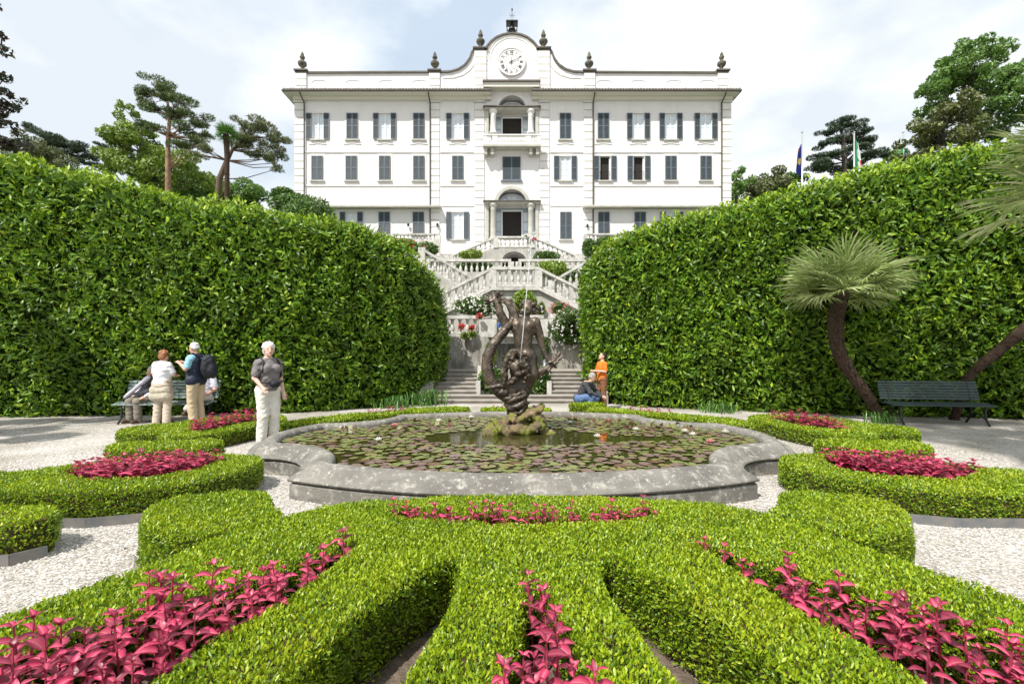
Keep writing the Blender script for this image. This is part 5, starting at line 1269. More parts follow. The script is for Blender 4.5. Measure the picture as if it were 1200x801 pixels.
# ------------------------------------------------------------------ people
def person(label, px, depth, facing, height, pose, head=None, zbase=0.0, h=.013, lean=0, hair='bob', hairc='grey', skin='skin', shirt=None, pants=None, sleeves='short', extra=None, hairm=None):
    """facing: angle the body faces, 0 towards the camera (-Y), positive turns to the viewer's right. local frame: +Y front, X = person's left... mirrored by xf"""
    x = (px-600)*depth/F
    xf = Matrix.Translation((x, depth, zbase)) @ Matrix.Rotation(facing+math.pi, 4, 'Z') @ Matrix.Scale(height/1.7, 4)
    t = empty('person', (x, depth, zbase), label, 'person')
    J = dict(pel=(0,0,.93), chest=(0,.0,1.27), neck=(0,.0,1.45), head=(0,.03,1.585), shL=(.158,0,1.365), shR=(-.158,0,1.365), elL=(.215,-.03,1.11), elR=(-.215,-.03,1.11), haL=(.22,.06,.87), haR=(-.22,.06,.87),
             hiL=(.09,0,.90), hiR=(-.09,0,.90), knL=(.10,.02,.49), knR=(-.10,.02,.49), anL=(.10,-.02,.09), anR=(-.10,-.02,.09), look=(0,1,0), toeL=None, toeR=None, bulk=1.0, belly=1.0)
    J.update(pose); V_ = lambda k: Vector(J[k]); B_ = J['bulk']
    look = Vector(J['look']).normalized(); hd = V_('head'); rt = look.cross(Vector((0,0,1))).normalized(); upv = rt.cross(look)
    hr = np.array([[rt.x, look.x, upv.x], [rt.y, look.y, upv.y], [rt.z, look.z, upv.z]])
    H_ = lambda a, b, c: tuple(hd+rt*a+look*b+upv*c)
    tors = [('e', tuple(V_('chest')), (.165*B_,.115*B_,.19), .05), ('e', tuple((V_('chest')+V_('pel'))/2+Vector((0,.015*J['belly'],0))), (.15*B_,.115*B_*J['belly'],.16), .06), ('e', tuple(V_('pel')), (.17*B_,.125*B_,.13), .06)]
    tors += [('c', tuple(V_('shL')-Vector((0,0,.01))), tuple(V_('shR')-Vector((0,0,.01))), .05, .05, .04)] + [('c', tuple(V_('neck')-Vector((0,0,.03))), tuple(V_('sh'+s)+Vector((0,0,-.005))), .045, .045, .03) for s in 'LR']
    if J.get('bust'): tors += [('e', tuple(V_('chest')+Vector((s*.075,.105*B_,.0))), (.075,.065,.07), .03) for s in (-1, 1)]
    armU, armL_, hands = [], [], []
    for s in 'LR':
        armU += [('c', tuple(V_('sh'+s)), tuple(V_('el'+s)), .056*B_**.5, .043, .03)]
        armL_ += [('c', tuple(V_('el'+s)), tuple(V_('ha'+s)), .041, .028, .02)]
        d = (V_('ha'+s)-V_('el'+s)).normalized(); sd = d.cross(Vector((0,1,0) if abs(d.y) < .8 else (0,0,1))).normalized(); nn = d.cross(sd)
        pc = V_('ha'+s)+d*.05; hands.append(('c', tuple(V_('ha'+s)+d*.01), tuple(pc+d*.025), .026, .034, .012))
        for k in range(4):
            b0 = pc+d*.03+sd*(-.027+.018*k); ln = (.055,.068,.064,.05)[k]; m_ = b0+d*ln*.6; e_ = m_+(d*.7+Vector((0,.35,-.1))).normalized()*ln*.5
            hands += [('c', tuple(b0), tuple(m_), .0095, .009, .004), ('c', tuple(m_), tuple(e_), .009, .0075, .004)]
        b0 = pc-d*.02+sd*-.03; hands.append(('c', tuple(b0), tuple(b0+d*.045-sd*.03), .012, .009, .006))
    legs = []; feet = []
    for s in 'LR':
        legs += [('c', tuple(V_('hi'+s)), tuple(V_('kn'+s)), .092*B_, .062, .05), ('c', tuple(V_('kn'+s)), tuple(V_('an'+s)), .058, .04, .02)]
        toe = V_('toe'+s) if J['toe'+s] else V_('an'+s)+Vector((.02 if s == 'L' else -.02, .15, -.05))
        feet += [('c', tuple(V_('an'+s)-Vector((0,.03,.035))), tuple(toe), .042, .032, .03)]
    headp = [('c', tuple(V_('neck')-Vector((0,0,.04))), tuple(hd+Vector((0,-.01,-.05))), .055, .052, .03), ('e', H_(0,-.01,.02), (.074,.093,.098), .02, hr), ('e', H_(0,.035,-.05), (.052,.055,.06), .03, hr),
             ('c', H_(0,.088,.012), H_(0,.108,-.022), .010, .014, .008), ('e', H_(.078,-.005,-.005), (.012,.022,.03), .006, hr), ('e', H_(-.078,-.005,-.005), (.012,.022,.03), .006, hr), ('e', H_(0,.082,-.055), (.024,.014,.007), .006, hr), ('e', H_(0,.078,-.088), (.022,.02,.018), .01, hr)]
    body = blob('body', headp+tors+armU+armL_+hands+legs+feet, M[skin], t, h=h, xf=xf)
    # eyes and lips
    for s in (-1, 1): 
        b = MB(); p = xf @ Vector(H_(s*.03,.081,.015)); b.lathe([(.001,-.008),(.009,0),(.001,.008)], p, 6); b.build('eye', M['iron'], t)
    b = MB(); b.tube([xf @ Vector(H_(-.022,.094,-.052)), xf @ Vector(H_(0,.100,-.056)), xf @ Vector(H_(.022,.094,-.052))], .005, 5); b.build('lips', M['lips'], t)
    hp_ = []
    if hair == 'bob':
        rh = random.Random(int(px)); hp_ = [('e', H_(0,-.03,.045), (.093,.10,.088), .02, hr), ('e', H_(0,-.065,-.02), (.085,.06,.08), .03, hr)]
        for k in range(34):
            a = rh.uniform(0, 6.28); b_ = rh.uniform(-.2, 1.4); hp_.append(('e', H_(.085*math.cos(a)*math.cos(b_), -.035+.09*math.sin(a)*math.cos(b_)*(1 if math.sin(a) < 0 else .75), .045+.085*math.sin(b_)), (.024,.024,.022), .01))
    elif hair == 'bald': hp_ = [('e', H_(0,-.045,-.0), (.083,.068,.062), .02, hr), ('e', H_(0,-.03,.05), (.076,.082,.068), .02, hr)]
    else: hp_ = [('e', H_(0,-.022,.045), (.083,.094,.082), .02, hr), ('e', H_(0,-.05,-.01), (.078,.06,.07), .03, hr)]
    blob('hair', hp_, hairm, t, h=.010, xf=xf, disp=lambda P: .004*wob(P, 30, 80))
    # clothes
    fold = lambda P: .007*wob(P, 9, 81)+.004*wob(P, 22, 82)
    n_up = (0,0,1); nk = V_('neck'); hem = J.get('hem', V_('pel').z-.02)
    top = tors+armU+(armL_ if sleeves == 'long' else [])
    if sleeves == 'short': top = tors+[('c', tuple(V_('sh'+s)), tuple(V_('sh'+s).lerp(V_('el'+s), .72)), .058*B_**.5, .054, .02) for s in 'LR']
    clips = [(n_up, nk.z+.005)]
    if not J.get('nohem'): clips.append(((0,0,-1), -hem))
    blob('shirt', top, shirt, t, h=h, grow=.016, clips=clips, xf=xf, disp=fold)
    pl = [('e', tuple(V_('pel')), (.17*B_,.125*B_,.13), .06)]
    for s in 'LR': pl += [('c', tuple(V_('hi'+s)), tuple(V_('kn'+s)), .098*B_, .074, .04), ('c', tuple(V_('kn'+s)), tuple(V_('an'+s)+Vector((0,0,-.01))), .073, .068, .02)]
    blob('trousers', pl, pants, t, h=h, grow=.012, clips=[(n_up, J.get('waist', V_('pel').z+.08))] if not J.get('nohem') else [], xf=xf, disp=fold)
    blob('shoes', feet, M['shoe'], t, h=h, grow=.008, xf=xf)
    return t, xf, J, tors, H_
M['lips'] = mat('lips', (.45,.12,.11), .5)
M['shoe'] = cloth('brown_shoe', (.09,.05,.035), .6)
M['hair_white'] = mat('white_hair', (.72,.70,.67), .7, col2=(.52,.50,.48), vs=30)
M['hair_red'] = mat('auburn_hair', (.30,.12,.04), .6, col2=(.18,.07,.03), vs=30)
M['hair_grey'] = mat('grey_hair', (.38,.36,.34), .7, col2=(.22,.21,.20), vs=30)
M['hair_dark'] = mat('dark_hair', (.035,.02,.015), .6)
M['black_cloth'] = cloth('black_nylon', (.022,.024,.032), .6)
# woman in grey beside the basin
wt = (cloth('grey_shirt', (.20,.18,.18)), cloth('cream_trousers', (.74,.71,.64)))
t, xf, J, tors, H_ = person('smiling white haired woman in grey T-shirt and cream trousers beside the basin', 314, 7.95, R(55), 1.68,
    dict(look=(.30,1,.0), bulk=1.04, belly=1.15, bust=True, elL=(.22,.0,1.12), haL=(.18,.15,.98), elR=(-.22,-.02,1.11), haR=(-.21,.10,.87), hem=.90, knL=(.10,.03,.49), knR=(-.10,.03,.49)), skin='skin_pale', hairm=M['hair_white'], shirt=wt[0], pants=wt[1], h=.0105)
def extra(name, prims, mt, h=.013, grow=0, disp=None, T=None, X=None): return blob(name, prims, mt, T, h=h, grow=grow, xf=X, disp=disp)
bp = tag(empty('backpack', tuple(xf @ Vector((0,-.2,1.15))), 'small black backpack on the back of the white haired woman in grey', 'backpack'))
extra('bag', [('e', (0.02,-.22,1.18), (.15,.09,.19), .03), ('e', (0.02,-.26,1.10), (.12,.06,.11), .03)], M['black_cloth'], T=bp, X=xf, disp=lambda P: .008*wob(P, 10, 83))
for s in (-1, 1):
    b = MB(); b.tube([xf @ Vector(p) for p in ((s*.09,-.16,1.38),(s*.115,-.03,1.47),(s*.13,.10,1.40),(s*.155,.135,1.27),(s*.185,.07,1.13),(s*.17,-.10,1.08))], .014, 6); b.build('strap', M['black_cloth'], bp, smooth=True)
fb = tag(empty('belt_bag', tuple(xf @ Vector((.06,.2,1.03))), 'black belt bag worn on the hip by the woman in grey', 'bag'))
extra('pouch', [('e', (-.02,.20,1.02), (.085,.05,.06), .02)], M['black_cloth'], T=fb, X=xf)
b = MB(); b.tube([xf @ Vector((.215*math.cos(R(a)), .19*math.sin(R(a))+.02, 1.06-.02*math.sin(R(a)))) for a in range(0, 361, 20)], .012, 6); b.build('belt', M['black_cloth'], fb, smooth=True)
# woman seen from behind
wt = (cloth('white_blouse', (.78,.78,.84)), cloth('beige_trousers', (.55,.47,.38)), cloth('beige_jacket', (.45,.41,.32)))
t, xf, J, tors, H_ = person('auburn haired woman seen from behind in white blouse with beige jacket around her waist', 190, 10.0, R(172), 1.56,
    dict(bulk=1.18, look=(.0,1,-.35), head=(0,.06,1.56), elL=(.25,.06,1.14), elR=(-.25,.06,1.14), haL=(.14,.26,1.12), haR=(-.14,.26,1.12), hem=.95, knL=(.12,.02,.49), knR=(-.12,.02,.49), anL=(.13,-.02,.09), anR=(-.13,-.02,.09)), hairm=M['hair_red'], shirt=wt[0], pants=wt[1])
extra('tied_jacket', [('c', (-.11,0,.98), (.11,0,.98), .115, .115, .04), ('c', (-.12,-.02,.80), (.12,-.02,.80), .135, .135, .04), ('c', (-.14,-.02,.66), (.14,-.02,.66), .13, .13, .04), ('c', (-.24,.02,.95), (-.27,.05,.62), .05, .045, .03)], wt[2], T=t, X=xf, h=.014, disp=lambda P: .012*wob(P, 9, 84))
# man with vest and backpack
wt = (cloth('light_blue_shirt', (.28,.55,.68)), cloth('khaki_trousers', (.52,.42,.28)), cloth('navy_vest', (.022,.028,.05), .6))
t, xf, J, tors, H_ = person('grey haired man in navy vest and khaki trousers and black backpack by the left bench', 230, 10.05, R(-95), 1.73,
    dict(bulk=1.08, belly=1.15, look=(0,1,-.25), head=(0,.05,1.58), elL=(.24,.04,1.16), elR=(-.24,.04,1.16), haL=(.08,.30,1.27), haR=(-.08,.30,1.27), hem=.93), hairm=M['hair_white'], hair='bald', shirt=wt[0], pants=wt[1])
extra('vest', [p for p in tors[:3]]+[('c', (-.11,0,.92), (.11,0,.92), .10, .10, .04)], wt[2], T=t, X=xf, grow=.024, disp=lambda P: .008*wob(P, 10, 85))
bp = tag(empty('backpack', tuple(xf @ Vector((0,-.25,1.15))), 'big black backpack carried by the man in the navy vest', 'backpack'))
extra('bag', [('e', (0,-.27,1.20), (.17,.13,.25), .03), ('e', (0,-.36,1.12), (.13,.08,.16), .03)], M['black_cloth'], T=bp, X=xf, disp=lambda P: .012*wob(P, 9, 86))
for s in (-1, 1):
    b = MB(); b.tube([xf @ Vector(p) for p in ((s*.09,-.16,1.40),(s*.115,-.03,1.48),(s*.13,.10,1.40),(s*.165,.11,1.22),(s*.185,0,1.08))], .018, 6); b.build('strap', M['black_cloth'], bp, smooth=True)
# two people sitting on the left bench
sit = dict(pel=(0,0,.53), chest=(0,-.04,.86), neck=(0,-.03,1.04), head=(0,.02,1.17), shL=(.18,-.03,.98), shR=(-.18,-.03,.98), elL=(.24,.06,.74), elR=(-.24,.06,.74), haL=(.14,.27,.66), haR=(-.14,.27,.66),
           hiL=(.09,.02,.52), hiR=(-.09,.02,.52), knL=(.11,.44,.50), knR=(-.11,.44,.50), anL=(.12,.42,.10), anR=(-.12,.42,.10), hem=.45)
p2 = dict(sit); p2.update(elR=(-.28,.12,.72), haR=(-.24,.34,.62))
person('seated visitor in white shirt and grey trousers half hidden behind the woman with the jacket', 178, 10.62, R(-14), 1.58, p2, hairm=M['hair_grey'], shirt=cloth('striped_shirt', (.62,.60,.66)), pants=cloth('olive_grey_trousers', (.22,.20,.16)), sleeves='long')
p3 = dict(sit); p3.update(knR=(-.02,.45,.62), anR=(.20,.50,.36), toeR=(.26,.58,.24), waist=.6)
person('seated visitor with bare crossed legs on the bench behind the man with the backpack', 239, 10.62, R(20), 1.60, p3, hairm=M['hair_dark'], hair='short', shirt=cloth('pale_lilac_top', (.62,.62,.72)), pants=cloth('pale_shorts', (.55,.50,.46)))
# coat lying over the end of the bench
ct = tag(empty('folded_coat', (W3(160, 480, 10.45)[0], 10.4, .5), 'dark coat with pale sleeve lying over the left end of the worn bench', 'coat'))
cx0 = W3(160, 480, 10.45)[0]
extra('cloth', [('c', (cx0-.15,10.35,.50), (cx0+.25,10.45,.62), .07, .12, .05), ('c', (cx0+.1,10.4,.55), (cx0+.3,10.5,.90), .08, .10, .05)], M['black_cloth'], T=ct, disp=lambda P: .015*wob(P, 8, 87))
extra('sleeve', [('c', (cx0-.12,10.30,.56), (cx0+.28,10.42,.96), .04, .05, .03)], wt[0] if False else cloth('lilac_grey_sleeve', (.50,.47,.53)), T=ct, disp=lambda P: .01*wob(P, 8, 88))
# man in orange, standing beyond the basin
person('man in bright orange T-shirt and brown trousers looking up beside the right hedge', 705.5, 12.6, R(-70), 1.50,
       dict(look=(-.1,1,.35), head=(0,.0,1.59), elL=(.23,.02,1.15), elR=(-.23,.02,1.15), haL=(.12,.24,1.16), haR=(-.10,.24,1.16), hem=.86), hairm=M['hair_dark'], hair='short', shirt=cloth('orange_shirt', (.80,.19,.025)), pants=cloth('brown_trousers', (.22,.10,.05)))
# crouching man in grey
cr_p = dict(pel=(0,-.18,.34), chest=(0,.02,.64), neck=(0,.12,.80), head=(0,.20,.92), shL=(.19,.06,.74), shR=(-.19,.06,.74), elL=(.25,.22,.52), elR=(-.25,.22,.52), haL=(.10,.46,.42), haR=(-.10,.46,.42),
            hiL=(.10,-.14,.34), hiR=(-.10,-.14,.34), knL=(.15,.28,.42), knR=(-.15,.26,.34), anL=(.14,.10,.09), anR=(-.14,-.02,.09), look=(0,1,-.5), hem=.26, nohem=True, bulk=1.12)
person('grey haired man in charcoal jacket crouching on the gravel before the right flight of steps', 686, 12.35, R(62), 1.62, cr_p, hairm=M['hair_grey'], hair='short', shirt=cloth('charcoal_jacket', (.055,.058,.065)), pants=cloth('blue_jeans', (.10,.17,.32)), sleeves='long')
M['frond_green'] = mat('strap_leaf', 0, .4, island=[(.04,.12,.02),(.09,.21,.03),(.15,.28,.05)], trans=.25)
# ------------------------------------------------------------------ trees, shrubs, palms, flags
def leafmat(name, cols, tr=.25, rough=.5): return mat(name, 0, rough, island=cols, trans=tr)
LM = dict(
 pine=leafmat('pine_needles', [(.045,.08,.018),(.08,.125,.03),(.13,.17,.045)], .2), cedar=leafmat('cedar_needles', [(.018,.04,.02),(.035,.065,.03),(.06,.09,.035)], .12),
 olive=leafmat('grey_green_leaves', [(.07,.10,.035),(.12,.145,.05),(.18,.20,.08)], .2), lime=leafmat('lime_green_leaves', [(.09,.16,.018),(.18,.27,.03),(.29,.38,.07)], .3),
 maple=leafmat('fresh_green_leaves', [(.06,.14,.025),(.12,.23,.04),(.20,.32,.07)], .35), brown=leafmat('bronze_green_leaves', [(.05,.075,.02),(.10,.125,.03),(.17,.185,.05)], .2),
 dark=leafmat('dark_reddish_leaves', [(.02,.035,.015),(.04,.05,.02),(.09,.04,.04)], .2), shrub=leafmat('shrub_leaves', [(.03,.08,.015),(.07,.15,.025),(.16,.26,.04)], .25),
 yellow=leafmat('yellow_green_leaves', [(.10,.18,.02),(.20,.30,.03),(.32,.40,.06)], .3))
def clump_points(c, r_, n, shell=.55):
    v = unit(rng.normal(size=(n, 3))); q = rng.random((n, 1))**(1/3)*(1-shell)+shell*rng.uniform(.75, 1.02, (n, 1)); return np.array(c)+v*q*np.array(r_), v
def tree(name, label, base_px, d, trunk, clumps, mt, bark='bark', leaf=.34, asp=.45, dens=26, tr_r=.3, sub_=6, flat=0, group=None, cat='tree', branch=True, dj=1.6):
    """trunk: [(px,py)...]; clumps: [(px,py,rx,ry)] in the same pixel units at distance d"""
    k = d/F; r_ = random.Random(int(d*7+base_px))
    P0 = lambda px, py, dy=0: Vector(((px-600)*k, d+dy, CAM_H-(py-HOR)*k))
    bz_ = ground_z((base_px-600)*k, d); t = empty(name, ((base_px-600)*k, d, bz_), label, cat, group)
    tp = [Vector(((base_px-600)*k, d, bz_-.3))]+[P0(*p) for p in trunk]; tp = [Vector(q) for q in resample([tuple(q) for q in tp], 1.2)]
    n = len(tp); MB().tube(tp, [tr_r*(1-.7*i/(n-1)) for i in range(n)], 8).build('trunk', M[bark], t, smooth=True)
    PS, NS = [], []; br = MB(); nl = 0
    for (cx_, cy_, rx, ry) in clumps:
        for q in range(sub_):
            a = r_.uniform(0, 6.28); e = math.sqrt(r_.random())
            c = P0(cx_+rx*.75*e*math.cos(a), cy_+ry*.75*e*math.sin(a), r_.uniform(-1, 1)*rx*k*dj)
            sx = rx*k*r_.uniform(.36, .66); sz = (ry*k*r_.uniform(.32, .6)) if flat else sx*r_.uniform(.55, .9)
            m_ = int(dens*(sx*sx*3+sx*sz*6)/(leaf*leaf*asp)*.19); 
            p, v = clump_points(c, (sx, sx, sz), max(m_, 12)); PS.append(p); NS.append(v)
            if branch and q % 2 == 0:
                s_ = min(tp, key=lambda w: (w-c).length+max(0, w.z-c.z)*1.5); mid = s_.lerp(c, .5)+Vector((r_.uniform(-.3,.3), r_.uniform(-.3,.3), -.1*(c-s_).length+.2)); br.tube([s_, mid, c], [tr_r*.2, tr_r*.13, .025], 5)
    if br.v: br.build('branches', M[bark], t, smooth=True)
    P = np.concatenate(PS); N = np.concatenate(NS); foliage(P, N, t, [LM[mt]], leaf, leaf*asp, None, up=.2 if not flat else .5, spread=.9, nout=.5, name='crown', fold=.12)
    t.children[-1].pop('kind', None) if 'kind' in t.children[-1] else None
    return t
tree('pine_tree', 'tall pine with reddish trunk and spreading tufted crown left of the villa', 196, 46, [(197,200),(197,160),(199,135),(195,112)],
     [(188,101,18,7),(176,112,14,7),(200,112,20,8),(214,124,20,7),(178,128,18,7),(228,134,16,6),(200,136,16,6),(170,146,12,5),(236,146,12,5),(222,152,18,6),(186,152,14,5),(232,168,14,5),(212,172,16,5),(170,120,8,5),(240,158,10,4)], 'pine', 'pinebark', leaf=.42, asp=.16, dens=10, tr_r=.3, sub_=5, flat=1, dj=1.0)
tree('lime_tree', 'light yellow green broadleaf tree just behind the tall pine', 172, 52, [(172,210),(168,180),(165,150)],
     [(152,130,8,8),(156,148,13,12),(148,170,12,12),(165,168,18,16),(150,192,20,14),(178,195,20,16),(140,205,14,10),(195,212,20,12),(225,205,16,14),(180,180,14,10),(162,150,16,16),(150,165,16,14),(172,172,18,16),(205,190,18,16),(222,190,14,12),(165,200,22,14),(240,212,14,10)], 'lime', 'darkbark', leaf=.42, asp=.5, dens=12, tr_r=.3)
tree('cedar_tree', 'leaning tree with wide drooping greyish crown near the left corner of the villa', 252, 41, [(257,210),(266,188),(272,176),(290,160)],
     [(290,150,18,6),(310,152,20,7),(325,162,12,8),(300,164,20,6),(330,176,8,9),(318,182,12,7),(285,170,14,5),(240,172,14,5),(232,184,12,4),(325,196,8,6),(300,180,12,5)], 'olive', 'bark', leaf=.36, asp=.14, dens=10, tr_r=.3, sub_=6, flat=1, dj=.9)
tree('cedar_tree', 'dark spreading cedar branches above the far left end of the hedge', 60, 50, [(65,200),(58,170),(50,160)],
     [(38,150,8,3),(52,157,14,4),(70,165,16,5),(86,172,16,5),(98,180,10,5),(60,172,12,4),(80,184,14,4),(95,190,8,3)], 'cedar', 'darkbark', leaf=.38, asp=.16, dens=13, tr_r=.3, flat=1, dj=.9)
tree('olive_tree', 'greyish green rounded tree crown above the left hedge end', 40, 44, [(40,195),(38,180)], [(20,180,14,12),(40,175,16,12),(58,186,16,12),(30,195,18,10),(70,196,10,8)], 'olive', 'darkbark', leaf=.3, asp=.4, dens=12, tr_r=.25)
tree('cedar_tree', 'small dark layered cedar beside the little house roof', 123, 56, [(124,200),(123,180)], [(118,173,10,3),(128,178,12,4),(112,184,10,3),(132,190,12,4),(118,194,12,4),(140,186,8,3)], 'cedar', 'darkbark', leaf=.4, asp=.16, dens=15, tr_r=.3, flat=1, dj=.8)
tree('beech_tree', 'dark reddish leaved tree cut by the left edge of the picture', -24, 22, [(-20,180),(-22,120),(-20,60),(-18,10)], [(2,118,13,14),(4,142,13,10),(-6,100,10,10),(-8,160,18,14),(-12,130,16,20),(-16,60,14,30),(-14,8,12,10),(-9,34,9,5)], 'dark', 'darkbark', leaf=.26, asp=.5, dens=10, tr_r=.3)
for px, py, rx, ry, d, mt, lab in ((188,212,16,10,70,'lime','rounded pale green tree beyond the hedge under the tall pine'),(226,212,18,12,66,'maple','mid green tree between the pine and the leaning tree trunk'),(255,222,16,9,72,'lime','far low green tree left of the leaning trunk'),(285,224,18,8,78,'maple','far green tree right of the leaning trunk'),
                                   (92,206,14,7,62,'maple','small green tree in front of the little house'),(60,203,14,7,66,'maple','green tree top behind the far left hedge'),(863,208,9,15,55,'maple','mid green tree touching the right corner of the villa'),(893,212,16,9,62,'olive','pale grey green tree right of the villa corner'),(918,210,12,8,64,'shrub','low green tree behind the blue flag pole'),(1040,190,14,10,60,'maple','green tree between the two Italian flag poles')):
    tree('broadleaf_tree', lab, px, d, [(px,py+6),(px,py)], [(px,py,rx,ry),(px-rx*.6,py+ry*.6,rx,ry),(px+rx*.6,py+ry*.6,rx,ry),(px,py+ry*1.3,rx*1.3,ry)], mt, 'darkbark', leaf=.42, asp=.5, dens=14, tr_r=.25)
tree('maple_tree', 'big fresh green broadleaf tree on the right beyond the hedge', 1135, 45, [(1128,170),(1126,130),(1130,95)],
     [(1135,58,16,10),(1118,75,18,14),(1150,75,22,14),(1178,85,18,14),(1100,92,16,12),(1132,100,22,14),(1168,108,26,16),(1088,108,12,10),(1108,120,16,10),(1190,125,20,16),(1150,130,22,14),(1180,150,20,10),(1145,52,10,6),(1160,62,8,6)], 'maple', 'darkbark', leaf=.40, asp=.5, dens=13, tr_r=.4, sub_=7)
tree('oak_tree', 'bronze green bushy tree in front of the big fresh green tree', 1105, 36, [(1105,170),(1105,150)], [(1105,132,20,10),(1088,142,16,10),(1125,140,18,12),(1075,158,14,12),(1098,160,20,14),(1125,165,20,14),(1145,160,12,12),(1080,178,16,10)], 'brown', 'darkbark', leaf=.28, asp=.5, dens=13, tr_r=.3)
tree('cedar_tree', 'dark layered cedar on the right behind the flag poles', 988, 50, [(990,190),(988,165),(985,148)],
     [(982,143,12,4),(998,148,14,4),(975,153,12,4),(1010,158,14,4),(990,162,16,5),(968,168,12,4),(1020,168,14,4),(1000,176,18,5),(972,180,16,5),(960,192,16,6),(1015,184,18,6),(990,192,22,7),(1035,180,8,5)], 'cedar', 'darkbark', leaf=.38, asp=.18, dens=13, tr_r=.35, flat=1, dj=.9)

def shrub(label, px, py, d, rx, ry, mt='shrub', flower=None, nf=0, leaf=.10, asp=.45, cat='shrub', name='shrub', fs=.045, dens=1.0, ry3=None, lobes=5, group=None):
    k = d/F; c = np.array([(px-600)*k, d, CAM_H-(py-HOR)*k]); r_ = np.array([rx*k, (ry3 or max(rx, ry)*k*.8), ry*k])
    t = empty(name, (float(c[0]), float(c[1]), float(c[2]-r_[2])), label, cat, group)
    rr = random.Random(int(px*13+py)); PS, NS = [], []; core = MB()
    for q in range(lobes):
        a = rr.uniform(0, 6.28); e = .45*math.sqrt(rr.random()); cc = c+r_*np.array([e*math.cos(a), .4*rr.uniform(-1, 1), e*math.sin(a)]) if q else c; sc_ = r_*(rr.uniform(.5, .75) if q else .85)
        n = int((sc_[0]*sc_[2]+sc_[0]*sc_[1]+sc_[1]*sc_[2])*4.2/(leaf*leaf*asp)*1.9*dens); p, v = clump_points(cc, sc_, max(n, 20), .8); PS.append(p); NS.append(v)
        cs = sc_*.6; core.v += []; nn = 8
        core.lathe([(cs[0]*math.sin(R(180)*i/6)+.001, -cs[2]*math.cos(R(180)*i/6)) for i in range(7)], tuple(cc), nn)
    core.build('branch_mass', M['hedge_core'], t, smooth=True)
    P = np.concatenate(PS); N = np.concatenate(NS); foliage(P, N, t, [LM[mt]], leaf, leaf*asp, None, up=.3, spread=.8, nout=.6)
    if flower:
        f = MB()
        for i in range(nf):
            v = Vector((rr.gauss(0,1), -abs(rr.gauss(0,1)), rr.gauss(0,1)+.3)).normalized(); p = Vector(c)+Vector((v.x*r_[0], v.y*r_[1], v.z*r_[2]))*rr.uniform(.9, 1.05)
            s = fs*rr.uniform(.7, 1.3)
            for j in range(5):
                w_ = Vector((rr.gauss(0,1), rr.gauss(0,1), rr.gauss(0,1))).normalized(); u1 = v.cross(w_).normalized(); u2 = (v*.5+w_*.8).normalized()
                f.add([p, p+u2*s+u1*s*.5, p+u2*s*1.3, p+u2*s-u1*s*.5], [(0,1,2),(0,2,3)])
        f.build('flowers', M[flower], t)
    return t
shrub('leafy white flowered shrub in the bed left behind the statue', 578, 447, 15.0, 19, 19, 'shrub', 'white_petal', 16, leaf=.17, asp=.4, fs=.03)
shrub('leafy white flowered shrub in the bed right behind the statue', 629, 446, 15.0, 19, 21, 'shrub', 'white_petal', 18, leaf=.17, asp=.4, fs=.03)
shrub('climber hanging at the left side of the grotto', 576, 414, 17.3, 7, 20, 'yellow', leaf=.13, ry3=.18)
shrub('ferns growing in the dark grotto behind the statue', 606, 420, 18.2, 22, 14, 'shrub', leaf=.2, asp=.3)
shrub('small climber at the right side of the grotto', 638, 408, 17.3, 6, 16, 'shrub', leaf=.12, ry3=.15)
shrub('hydrangea bank with many white blooms behind the left balustrade', 556, 358, 19.4, 30, 13, 'shrub', 'white_petal', 150, leaf=.12, fs=.05)
shrub('yellow green bush against the wall under the lower stair landing', 613, 354, 20.0, 19, 16, 'yellow', leaf=.13)
shrub('rose bush full of creamy white roses hanging over the right balustrade', 664, 386, 17.25, 25, 22, 'shrub', 'white_petal', 95, leaf=.09, fs=.05, ry3=.4)
shrub('pink rose bush behind the right balustrade', 656, 362, 19.2, 14, 8, 'shrub', 'pink_petal', 60, leaf=.09, fs=.045)
shrub('thin pale climber on the stair wall right of the statue', 634, 362, 20.3, 6, 10, 'yellow', 'white_petal', 5, leaf=.12, ry3=.1)
for px, py, nm in ((562,371,'red pelargonium on top of the pier left of the statue'), (541,383,'red pelargonium between the balusters nearest the left hedge'), (553,384,'red pelargonium between the balusters next to the pier')):
    shrub(nm, px, py, 17.35, 4, 3.5, 'shrub', 'red_petal', 26, leaf=.06, cat='flowers', name='pelargonium', fs=.035, lobes=2)
for px, py, nm in ((545,393,'trailing green plant under the left balustrade'), (553,392,'second trailing green plant beside the red pelargoniums')): shrub(nm, px, py, 17.3, 7, 5, 'yellow', leaf=.08, lobes=3, ry3=.12)
shrub('blue hydrangea bloom on the middle balustrade left of the torso', 585.5, 381, 17.25, 2.3, 2.2, 'shrub', 'blue_petal', 30, leaf=.04, cat='flowers', name='hydrangea', fs=.03, lobes=1)
shrub('bright green bush spilling over the upper terrace balustrade on the right', 647, 316, 24.2, 22, 11, 'yellow', 'white_petal', 8, leaf=.16)
shrub('dark green bush in front of the upper terrace on the right', 668, 322, 23.9, 14, 9, 'shrub', leaf=.15)
shrub('row of green leaves behind the left upper terrace balustrade', 556, 312, 27.2, 26, 7, 'shrub', leaf=.18)
shrub('green plants behind the middle of the upper terrace balustrade', 605, 317, 27.0, 22, 4, 'yellow', leaf=.18)
shrub('shrubs under the left ramp of the villa door stair', 552, 299, 33.4, 16, 6, 'yellow', leaf=.22)
shrub('shrubs under the right ramp of the villa door stair', 643, 300, 33.4, 18, 6, 'shrub', leaf=.22)
shrub('clipped green bush with pink flowers under the left villa terrace', 470, 290, 31.0, 24, 9, 'yellow', 'pink_petal', 25, leaf=.2, fs=.06)
shrub('dense green bush right of the pink flowered one', 500, 292, 30.0, 17, 10, 'shrub', 'red_petal', 5, leaf=.2, fs=.08)
